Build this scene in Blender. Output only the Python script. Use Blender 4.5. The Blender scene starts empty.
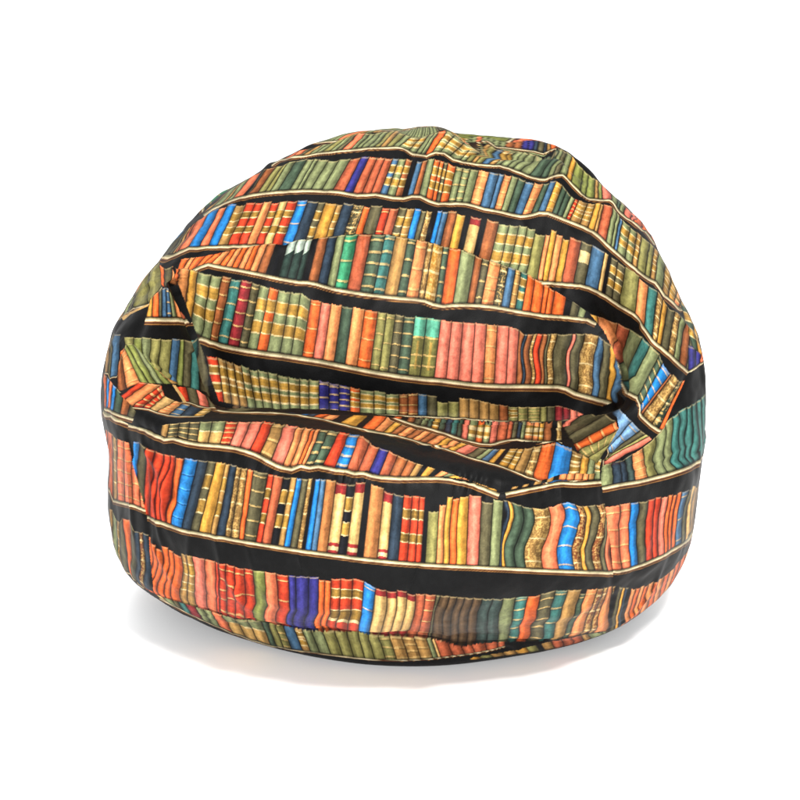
import bpy, math
import numpy as np
from mathutils import Vector

# ------------------------------------------------------------------ data
# NET: control net of the bag's surface (rings from the floor up, columns round the bag), metres
# REGIONS: outlines of the sewn panels on the surface; ROWS: the printed shelves; FOLDS: creases and ridges
NET=[[[-0.0118,0.0175,0.0],[-0.0107,0.0143,0.0],[-0.0087,0.0116,0.0],[-0.0063,0.0097,0.0],[-0.0031,0.0083,0.0],[0.0,0.0079,0.0],[0.0031,0.0083,0.0],[0.0063,0.0097,0.0],[0.0087,0.0116,0.0],[0.0107,0.0143,0.0],[0.0118,0.0175,0.0],[0.0122,0.0208,0.0],[0.0109,0.0257,0.0],[0.0074,0.03,0.0],[0.0,0.0327,0.0],[-0.0074,0.03,0.0],[-0.0109,0.0257,0.0],[-0.0122,0.0208,0.0]],[[-0.2041,-0.0034,0.0059],[-0.1888,-0.0478,0.0062],[-0.1556,-0.087,0.0078],[-0.1152,-0.1144,0.009],[-0.0569,-0.1339,0.01],[-0.0001,-0.1384,0.0097],[0.0552,-0.1318,0.0091],[0.1124,-0.1124,0.0076],[0.1502,-0.0839,0.0063],[0.183,-0.0455,0.0051],[0.1998,-0.002,0.0053],[0.2051,0.0433,0.005],[0.1825,0.1149,0.0049],[0.1248,0.1768,0.005],[0.0,0.2162,0.0049],[-0.1248,0.1768,0.005],[-0.1822,0.115,0.0048],[-0.206,0.043,0.0056]],[[-0.341,-0.0238,-0.0071],[-0.2906,-0.0942,-0.0084],[-0.2199,-0.1527,-0.0149],[-0.1495,-0.1898,-0.0196],[-0.0707,-0.2192,-0.0233],[0.0009,-0.23,-0.0221],[0.0786,-0.2289,-0.0199],[0.1634,-0.2,-0.014],[0.2463,-0.1674,-0.0086],[0.319,-0.1056,-0.0037],[0.362,-0.0308,-0.0048],[0.3745,0.0509,-0.0035],[0.3366,0.1742,-0.0033],[0.2297,0.2831,-0.0033],[-0.0001,0.352,-0.0032],[-0.2294,0.2831,-0.0035],[-0.3377,0.1738,-0.0026],[-0.369,0.0528,-0.0059]],[[-0.3782,-0.0345,0.0304],[-0.3406,-0.1211,0.0375],[-0.2568,-0.1892,0.0665],[-0.1786,-0.2357,0.0892],[-0.0837,-0.2687,0.1059],[0.001,-0.2801,0.101],[0.088,-0.2719,0.0903],[0.1906,-0.2424,0.0632],[0.2736,-0.1958,0.0377],[0.356,-0.126,0.0164],[0.3868,-0.0367,0.0199],[0.4025,0.0531,0.014],[0.3608,0.1888,0.0134],[0.2462,0.3079,0.0136],[-0.0001,0.3832,0.0133],[-0.245,0.3081,0.0142],[-0.364,0.1881,0.0108],[-0.3878,0.0563,0.0243]],[[-0.4379,-0.0544,0.0617],[-0.3753,-0.1534,0.0784],[-0.2985,-0.2428,0.0829],[-0.1931,-0.293,0.1153],[-0.0929,-0.3344,0.1257],[0.0007,-0.348,0.1219],[0.0958,-0.3378,0.1182],[0.2099,-0.3026,0.0911],[0.3189,-0.2507,0.0641],[0.3872,-0.1564,0.0719],[0.4417,-0.0552,0.0603],[0.4651,0.0549,0.0576],[0.3972,0.2243,0.0675],[0.2743,0.3686,0.0651],[-0.0,0.4609,0.0663],[-0.2769,0.3683,0.0645],[-0.3921,0.2253,0.0711],[-0.4901,0.0502,0.045]],[[-0.4715,-0.0638,0.1439],[-0.4335,-0.1853,0.1347],[-0.3138,-0.2778,0.1633],[-0.2334,-0.3508,0.1587],[-0.1105,-0.4004,0.1642],[0.0019,-0.4161,0.159],[0.1169,-0.4023,0.1584],[0.2447,-0.3534,0.1509],[0.3311,-0.28,0.1555],[0.4239,-0.1824,0.1442],[0.4762,-0.0646,0.1442],[0.4657,0.0613,0.1532],[0.4222,0.2376,0.1504],[0.2885,0.3942,0.151],[0.002,0.4939,0.1502],[-0.2834,0.3945,0.1505],[-0.4206,0.2375,0.1476],[-0.4504,0.0637,0.1573]],[[-0.4579,-0.0756,0.239],[-0.4215,-0.2049,0.2389],[-0.3412,-0.3179,0.235],[-0.244,-0.391,0.238],[-0.1189,-0.4456,0.2364],[0.0039,-0.4593,0.2375],[0.1265,-0.4459,0.2364],[0.2503,-0.3918,0.2365],[0.3444,-0.3195,0.234],[0.4374,-0.2059,0.2291],[0.4649,-0.0741,0.2333],[0.5065,0.0626,0.2265],[0.4285,0.2626,0.2327],[0.2953,0.4365,0.2323],[0.0035,0.543,0.2342],[-0.2866,0.4357,0.2354],[-0.4245,0.2612,0.2372],[-0.4819,0.0619,0.2343]],[[-0.4573,-0.0514,0.3133],[-0.4264,-0.18,0.3059],[-0.3497,-0.293,0.3041],[-0.2537,-0.3795,0.3022],[-0.1186,-0.4411,0.303],[0.0063,-0.4583,0.3035],[0.1296,-0.4385,0.3079],[0.2677,-0.3747,0.3136],[0.3645,-0.2846,0.3152],[0.4492,-0.1834,0.3235],[0.4841,-0.058,0.3322],[0.4989,0.0614,0.3332],[0.4381,0.2623,0.3313],[0.3143,0.4364,0.3276],[0.0068,0.562,0.3221],[-0.3021,0.4393,0.3165],[-0.4243,0.2672,0.3129],[-0.4946,0.0665,0.311]],[[-0.4669,-0.1544,0.399],[-0.3879,-0.2788,0.4306],[-0.2729,-0.3747,0.4457],[-0.1961,-0.4042,0.4511],[-0.1057,-0.4282,0.4491],[-0.0005,-0.4324,0.4443],[0.111,-0.441,0.4242],[0.1904,-0.4266,0.396],[0.2599,-0.4113,0.3907],[0.3583,-0.2673,0.3457],[0.4862,-0.1279,0.3013],[0.4779,0.0755,0.3109],[0.4011,0.2877,0.3155],[0.2266,0.4765,0.3336],[-0.002,0.5334,0.3589],[-0.2269,0.4632,0.3842],[-0.4005,0.2652,0.4008],[-0.4563,0.0504,0.4095]],[[-0.4571,-0.0761,0.4227],[-0.4395,-0.2017,0.4531],[-0.3346,-0.2625,0.4307],[-0.2457,-0.2976,0.4382],[-0.1378,-0.2993,0.4271],[-0.0073,-0.3149,0.4169],[0.1124,-0.3165,0.3914],[0.2053,-0.2854,0.3727],[0.3001,-0.2682,0.3665],[0.3601,-0.247,0.3965],[0.4992,-0.0414,0.3619],[0.4852,0.107,0.3712],[0.4167,0.3046,0.3727],[0.2507,0.4724,0.3852],[0.0006,0.5397,0.401],[-0.2501,0.462,0.4173],[-0.406,0.2848,0.4245],[-0.4751,0.0896,0.432]],[[-0.4549,-0.0602,0.4577],[-0.4183,-0.1684,0.4704],[-0.314,-0.1431,0.4031],[-0.2637,-0.1545,0.4088],[-0.1227,-0.1589,0.4117],[-0.006,-0.1655,0.4015],[0.1057,-0.1652,0.3809],[0.2035,-0.1581,0.3695],[0.289,-0.1287,0.3506],[0.3582,-0.1905,0.4138],[0.4942,-0.0423,0.4049],[0.4832,0.1175,0.4083],[0.4138,0.3056,0.41],[0.2446,0.471,0.4211],[-0.0001,0.5338,0.4352],[-0.2449,0.4654,0.4505],[-0.4011,0.294,0.4552],[-0.4638,0.107,0.4622]],[[-0.4497,-0.0194,0.4911],[-0.4011,-0.1369,0.4962],[-0.3058,-0.0397,0.3648],[-0.2545,0.0114,0.3262],[-0.1222,0.0043,0.3194],[-0.0131,0.0091,0.3157],[0.1134,0.0113,0.3135],[0.2165,-0.0099,0.3131],[0.3012,0.045,0.2973],[0.3371,-0.2313,0.4622],[0.4965,-0.0026,0.4498],[0.4652,0.1216,0.4492],[0.4105,0.3065,0.4489],[0.2426,0.4632,0.4558],[0.0004,0.528,0.4655],[-0.2416,0.4664,0.478],[-0.3974,0.3084,0.4827],[-0.4416,0.1303,0.4852]],[[-0.4175,-0.0044,0.5056],[-0.3809,-0.1293,0.5536],[-0.2849,0.07,0.3757],[-0.2601,-0.0229,0.4053],[-0.1249,-0.0125,0.4006],[0.0025,-0.0285,0.3984],[0.1253,-0.0141,0.3715],[0.2096,-0.0187,0.381],[0.3672,0.0665,0.3555],[0.3562,-0.1546,0.5126],[0.4674,0.0185,0.4841],[0.4508,0.1478,0.4839],[0.3984,0.3202,0.4817],[0.2335,0.4664,0.4836],[-0.0011,0.5226,0.489],[-0.2351,0.4597,0.4997],[-0.3829,0.3062,0.5032],[-0.4312,0.1351,0.5114]],[[-0.4008,0.0327,0.5265],[-0.3527,-0.0789,0.5649],[-0.3491,0.0866,0.4544],[-0.2522,0.012,0.5063],[-0.1209,0.005,0.4827],[-0.0008,-0.0019,0.4778],[0.1219,0.0076,0.47],[0.2228,0.0028,0.4694],[0.3439,0.0665,0.4142],[0.3597,-0.0863,0.5572],[0.4479,0.0468,0.5204],[0.4399,0.1707,0.5211],[0.3891,0.327,0.516],[0.2326,0.4619,0.5143],[0.0054,0.5139,0.514],[-0.2215,0.4574,0.5207],[-0.3651,0.3172,0.5216],[-0.4175,0.1622,0.5319]],[[-0.3804,0.0997,0.55],[-0.365,0.0556,0.5561],[-0.3354,0.0685,0.565],[-0.2854,0.0686,0.5797],[-0.1309,0.0681,0.5964],[0.0002,0.0569,0.6025],[0.1147,0.0652,0.5779],[0.1915,0.073,0.56],[0.2702,0.1015,0.5152],[0.3404,0.0228,0.5815],[0.439,0.1195,0.5436],[0.4306,0.224,0.5467],[0.3882,0.3531,0.5486],[0.2278,0.4614,0.5413],[0.0101,0.5035,0.5398],[-0.2088,0.4565,0.5416],[-0.3462,0.3407,0.5408],[-0.3987,0.2168,0.5456]],[[-0.3341,0.1715,0.5978],[-0.2961,0.1418,0.6157],[-0.2525,0.097,0.6299],[-0.1616,0.0926,0.6389],[-0.087,0.0846,0.6393],[0.01,0.0883,0.6438],[0.1047,0.0922,0.6407],[0.2016,0.0997,0.6389],[0.2689,0.0898,0.6122],[0.3798,0.1647,0.626],[0.4,0.1815,0.5863],[0.4093,0.2787,0.5829],[0.39,0.3855,0.604],[0.2053,0.4572,0.5561],[0.0179,0.4921,0.5642],[-0.1835,0.4556,0.5748],[-0.3046,0.3611,0.5755],[-0.3498,0.2656,0.5927]],[[-0.246,0.2275,0.6793],[-0.2291,0.2187,0.6935],[-0.1844,0.1838,0.6994],[-0.1212,0.1727,0.687],[-0.0502,0.1673,0.697],[0.007,0.1629,0.6855],[0.0892,0.1747,0.6916],[0.1446,0.1662,0.6529],[0.2785,0.2179,0.7489],[0.2687,0.2058,0.6721],[0.3322,0.2369,0.6685],[0.3163,0.3042,0.6349],[0.2908,0.3918,0.6468],[0.1633,0.4464,0.5918],[0.0178,0.475,0.5948],[-0.1236,0.4436,0.5982],[-0.2378,0.3851,0.6532],[-0.2557,0.3009,0.6513]],[[-0.141,0.2524,0.7172],[-0.1048,0.2554,0.7317],[-0.0669,0.2524,0.7483],[-0.0318,0.241,0.7417],[0.0033,0.2435,0.7416],[0.0481,0.247,0.755],[0.0877,0.2456,0.7556],[0.1288,0.2459,0.7377],[0.1376,0.2208,0.6519],[0.182,0.2446,0.6736],[0.2645,0.261,0.7379],[0.2532,0.3269,0.7067],[0.1895,0.3641,0.6164],[0.1353,0.435,0.6291],[0.0322,0.4601,0.6291],[-0.069,0.4405,0.6488],[-0.1283,0.379,0.6641],[-0.1491,0.3187,0.6941]],[[0.0215,0.3692,0.7094],[0.023,0.3692,0.71],[0.0247,0.3688,0.7105],[0.0263,0.3686,0.7109],[0.0282,0.3687,0.7111],[0.0302,0.3688,0.7114],[0.0322,0.3688,0.7114],[0.0342,0.369,0.7113],[0.0363,0.3693,0.7111],[0.0378,0.3698,0.7108],[0.0399,0.3698,0.7105],[0.0395,0.3727,0.7094],[0.0381,0.3754,0.7082],[0.0345,0.3779,0.707],[0.0297,0.3788,0.7063],[0.025,0.3776,0.7064],[0.0221,0.3749,0.7073],[0.0211,0.3721,0.7083]]]
REGIONS=[(5,[4904,7957,4894,7827,4903,7715,4922,7614,4964,7532,5010,7454,5057,7380,5102,7305,5146,7231,5200,7164,5253,7098,5304,7030,5354,6963,5402,6895,5444,6818,5485,6742,5525,6664,5561,6582,5593,6498,5601,6407,5600,6307,5595,6204,5594,6103,5581,5989,5565,5870,5548,5751,5519,5617,5501,5492,5487,5372,5470,5249,5459,5135,5443,5004,5418,4865,5311,4629,3600,2200,2000,1800,10,1800,10,8300,2500,8200,4246,8035,4423,8067,4583,8079,4689,8064,4762,8028,4834,7992,4904,7957]),(6,[13726,10523,13691,10407,13650,10292,13605,10178,13564,10074,13522,9969,13485,9859,13447,9750,13400,9641,13346,9500,13305,9360,13269,9224,13226,9089,13179,9033,13135,8979,13087,8923,13024,8882,12962,8842,12900,8804,12837,8767,12745,8747,12645,8708,12551,8692,12465,8701,12377,8700,12289,8686,12206,8621,12123,8581,12064,8579,12046,8259,12006,8077,11941,7907,11843,7726,11745,7565,11659,7428,11589,7307,11535,7191,11493,7084,11466,6977,11454,6870,11454,6762,11461,6664,11475,6563,11495,6463,11521,6360,11550,6256,11577,6152,11604,6048,11632,5941,11656,5834,11676,5731,11698,5614,11722,5491,11749,5364,11788,5217,11834,5033,11869,4868,11905,4703,11939,4540,11981,4371,12056,4149,12160,3869,12318,3513,14600,2200,16000,1800,17990,1800,17990,10500,15500,10500,14138,10439]),(4,[5074,4597,5180,4546,5255,4535,5343,4540,5422,4538,5510,4543,5572,4513,5630,4477,5694,4449,5775,4433,5850,4407,5926,4380,6003,4358,6066,4307,6131,4258,6199,4193,6253,4091,6317,4012,6407,4034,6505,4079,6536,3957,6573,3831,6628,3751,6719,3776,6758,3675,6778,3511,6801,3353,6867,3262,6924,3146,6991,3061,7073,3014,7155,2989,7230,2949,7304,2908,7379,2870,7463,2864,7565,2908,7661,2937,7736,2910,7819,2903,7913,2928,7999,2963,8082,2989,8163,3005,8245,3030,8313,3010,8379,2974,8446,2939,8536,2944,8625,2946,8712,2930,8801,2916,8890,2913,8980,2912,9069,2918,9159,2926,9247,2936,9334,2953,9421,2966,9509,2938,9597,2909,9685,2882,9775,2837,9866,2791,9954,2758,10054,2760,10152,2764,10217,2797,10281,2831,10343,2874,10415,2910,10491,2927,10568,2940,10640,2972,10719,2981,10806,2961,10893,2947,10974,2956,11054,2965,11137,2971,11224,2968,11309,2974,11374,3034,11352,3326,11346,3558,11386,3671,11450,3715,11518,3743,11596,3749,11693,3716,11789,3693,11903,3662,12047,3583,12110,3641,12296,3519,12600,2300,14500,2200,16000,1800,18000,1800,18000,-200,0,-200,0,1800,2000,1800,3600,2200]),(1,[4548,13966,4641,14088,4738,14193,5055,14202,5335,14205,5598,14193,5817,14181,5984,14186,6130,14191,6262,14197,6388,14201,6497,14210,6594,14222,6701,14225,6773,14247,6870,14249,6941,14264,7034,14259,7103,14271,7170,14284,7241,14292,7327,14267,7409,14244,7484,14226,7533,14265,7584,14303,7633,14345,7695,14325,7753,14310,7824,14321,7890,14343,7956,14366,8022,14369,8090,14368,8160,14365,8223,14376,8295,14390,8373,14391,8446,14408,8519,14398,8592,14390,8664,14386,8737,14382,8810,14376,8895,14359,8981,14344,9062,14325,9143,14306,9225,14290,9288,14286,9350,14277,9414,14275,9485,14245,9563,14232,9635,14205,9704,14203,9776,14204,9848,14203,9918,14198,9991,14167,10069,14143,10149,14118,10229,14093,10307,14066,10382,14053,10458,14041,10535,14028,10609,14018,10684,14009,10758,14000,10838,13987,10918,13975,10992,13960,11075,13929,11172,13907,11250,13874,11345,13853,11420,13819,11507,13790,11565,13760,11636,13735,11698,13704,11759,13669,11819,13633,11869,13588,11913,13540,11951,13488,11987,13434,11995,13354,12005,13272,12019,13188,12037,13099,12044,13020,12049,12939,12057,12853,12069,12763,12073,12653,12080,12538,12096,12415,12121,12278,12160,12130,12234,11952,12318,11773,12394,11600,12545,11319,12578,11151,12461,11204,12300,11312,12209,11314,12105,11337,12008,11347,11912,11357,11834,11347,11768,11329,11704,11309,11643,11286,11584,11259,11525,11227,11456,11227,11388,11225,11318,11219,11246,11211,11173,11204,11098,11194,11014,11192,10930,11198,10847,11202,10765,11211,10684,11224,10602,11232,10521,11238,10441,11241,10363,11234,10287,11222,10212,11207,10139,11184,10069,11146,9999,11095,9931,11049,9860,11086,9791,11106,9724,11096,9657,11082,9591,11073,9525,11040,9461,10994,9396,10938,9331,10915,9266,10898,9201,10862,9135,10820,9069,10782,9003,10817,8935,10868,8867,10942,8799,10982,8731,10989,8664,10955,8597,10961,8529,10991,8462,11000,8395,10989,8329,10958,8263,10934,8197,10971,8131,11025,8066,11049,8016,10625,7939,11012,7877,10970,7817,10910,7754,10910,7692,10902,7628,10940,7563,10962,7499,10954,7434,10932,7363,11032,7291,11115,7217,11168,7140,11198,7059,11212,6972,11222,6878,11238,6773,11251,6661,11261,6550,11278,6445,11300,6385,11420,6333,11541,6286,11655,6243,11757,6207,11855,6180,11958,6161,12061,6151,12165,6143,12264,6130,12361,6117,12454,6107,12548,6098,12640,6088,12730,6073,12820,6054,12908,6033,12997,6009,13086,5978,13174,5939,13263,5892,13352,5825,13441,5732,13532,5626,13628,5417,13734,4789,13892,4548,13966]),(2,[5233,8383,5203,8494,5175,8615,5144,8738,5077,8814,4990,8908,5095,9134,5170,9322,5218,9510,5247,9715,5270,9907,5333,9993,5392,10086,5448,10202,5503,10316,5554,10466,5606,10589,5658,10675,5717,10781,5782,10914,5846,10994,5920,11057,5999,11113,6096,11206,6261,11280,6375,11273,6445,11300,6550,11278,6661,11261,6773,11251,6878,11238,6972,11222,7208,9903,7280,9861,7350,9815,7417,9771,7481,9758,7542,9770,7600,9801,7658,9839,7715,9870,7771,9902,7845,9778,7887,9861,7953,9854,8015,9824,8071,9873,8125,9948,8185,9956,8248,9819,8312,9806,8375,9812,8435,9891,8498,9874,8560,9867,8622,9868,8684,9881,8746,9879,8809,9888,8867,9931,8932,9917,9002,10296,9068,10316,9133,10300,9199,10306,9265,10326,9331,10915,9396,10938,9461,10994,9525,11040,9591,11073,9657,11082,9724,11096,9791,11106,9860,11086,9931,11049,9999,11095,10069,11146,10139,11184,10212,11207,10287,11222,10363,11234,10441,11241,10521,11238,10602,11232,10684,11224,10765,11211,10847,11202,10930,11198,11014,11192,11098,11194,11173,11204,11246,11211,11318,11219,11388,11225,11456,11227,11525,11227,11584,11259,11643,11286,11712,11288,11788,11288,11864,11288,11939,11273,12021,11271,12122,11221,12419,10682,12503,10442,12560,10250,12541,9895,12515,9689,12437,9565,12359,9426,12285,9259,12220,9113,12160,8984,12106,8890,12082,8733,12064,8579,12046,8259,12006,8077,11941,7907,11930,7916,11836,7926,11751,7937,11664,7944,11592,7972,11513,7995,11429,8009,11328,8031,11232,8057,11160,8038,11084,8007,10981,7962,10899,7945,10802,7904,10717,7875,10623,7835,10540,7805,10459,7776,10378,7747,10300,7721,10227,7697,10173,7734,10115,7771,10047,7800,9989,7836,9921,7858,9865,7897,9795,7893,9736,7910,9672,7914,9606,7909,9545,7912,9486,7922,9426,7920,9364,7912,9301,7897,9239,7886,9177,7875,9115,7862,9053,7849,8991,7837,8930,7834,8869,7829,8809,7828,8748,7828,8686,7828,8639,7858,8591,7886,8529,7865,8466,7851,8416,7865,8368,7872,8318,7888,8257,7880,8192,7882,8129,7893,8063,7912,7997,7930,7939,7912,7881,7894,7823,7876,7730,7902,7682,7864,7633,7827,7580,7826,7523,7826,7455,7848,7379,7871,7309,7894,7251,7926,7181,7964,7120,7985,7062,8004,7004,8024,6926,8036,6840,8053,6753,8072,6675,8066,6596,8063,6506,8063,6422,8052,6330,8041,6244,8027,6159,8012,6077,8007,5998,8001,5919,7994,5836,8010,5751,8023,5689,7976,5633,7935,5506,7924,5432,7966,5343,7996,5257,8015,5168,8031]),(3,[5343,7996,5432,7966,5506,7924,5633,7935,5689,7976,5751,8023,5836,8010,5919,7994,5998,8001,6077,8007,6159,8012,6244,8027,6330,8041,6422,8052,6506,8063,6596,8063,6675,8066,6753,8072,6840,8053,6926,8036,7004,8024,7062,8004,7120,7985,7181,7964,7251,7926,7309,7894,7379,7871,7455,7848,7523,7826,7580,7826,7633,7827,7682,7864,7730,7902,7823,7876,7881,7894,7939,7912,7997,7930,8063,7912,8129,7893,8192,7882,8257,7880,8318,7888,8368,7872,8416,7865,8466,7851,8529,7865,8591,7886,8639,7858,8686,7828,8748,7828,8809,7828,8869,7829,8930,7834,8991,7837,9053,7849,9115,7862,9177,7875,9239,7886,9301,7897,9364,7912,9426,7920,9486,7922,9545,7912,9606,7909,9672,7914,9736,7910,9795,7893,9865,7897,9921,7858,9989,7836,10047,7800,10115,7771,10173,7734,10227,7697,10300,7721,10378,7747,10459,7776,10540,7805,10623,7835,10717,7875,10802,7904,10899,7945,10981,7962,11084,8007,11160,8038,11232,8057,11328,8031,11429,8009,11513,7995,11592,7972,11664,7944,11751,7937,11836,7926,11930,7916,11996,8083,12040,8261,12064,8579,12046,8259,12006,8077,11941,7907,11843,7726,11745,7565,11659,7428,11589,7307,11535,7191,11493,7084,11466,6977,11454,6870,11454,6762,11461,6664,11475,6563,11495,6463,11521,6360,11550,6256,11577,6152,11604,6048,11632,5941,11656,5834,11676,5731,11698,5614,11722,5491,11749,5364,11788,5217,11834,5033,11869,4868,11905,4703,11939,4540,11981,4371,12056,4149,12160,3869,12318,3513,12296,3519,12110,3641,12047,3583,11903,3662,11789,3693,11693,3716,11596,3749,11518,3743,11450,3715,11386,3671,11346,3558,11352,3326,11374,3034,11309,2974,11224,2968,11137,2971,11054,2965,10974,2956,10893,2947,10806,2961,10719,2981,10640,2972,10568,2940,10491,2927,10415,2910,10343,2874,10281,2831,10217,2797,10152,2764,10054,2760,9954,2758,9866,2791,9775,2837,9685,2882,9597,2909,9509,2938,9421,2966,9334,2953,9247,2936,9159,2926,9069,2918,8980,2912,8890,2913,8801,2916,8712,2930,8625,2946,8536,2944,8446,2939,8379,2974,8313,3010,8245,3030,8163,3005,8082,2989,7999,2963,7913,2928,7819,2903,7736,2910,7661,2937,7565,2908,7463,2864,7379,2870,7304,2908,7230,2949,7155,2989,7073,3014,6991,3061,6924,3146,6867,3262,6801,3353,6778,3511,6758,3675,6719,3776,6628,3751,6573,3831,6536,3957,6505,4079,6407,4034,6317,4012,6253,4091,6199,4193,6131,4258,6066,4307,6003,4358,5926,4380,5850,4407,5775,4433,5694,4449,5630,4477,5572,4513,5510,4543,5422,4538,5343,4540,5255,4535,5180,4546,5074,4597,5220,4642,5311,4629,5418,4865,5443,5004,5459,5135,5470,5249,5487,5372,5501,5492,5519,5617,5548,5751,5565,5870,5581,5989,5594,6103,5595,6204,5600,6307,5601,6407,5593,6498,5561,6582,5525,6664,5485,6742,5444,6818,5402,6895,5354,6963,5304,7030,5253,7098,5200,7164,5146,7231,5102,7305,5057,7380,5010,7454,4964,7532,4922,7614,4903,7715,4894,7827,4904,7957])]
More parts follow.
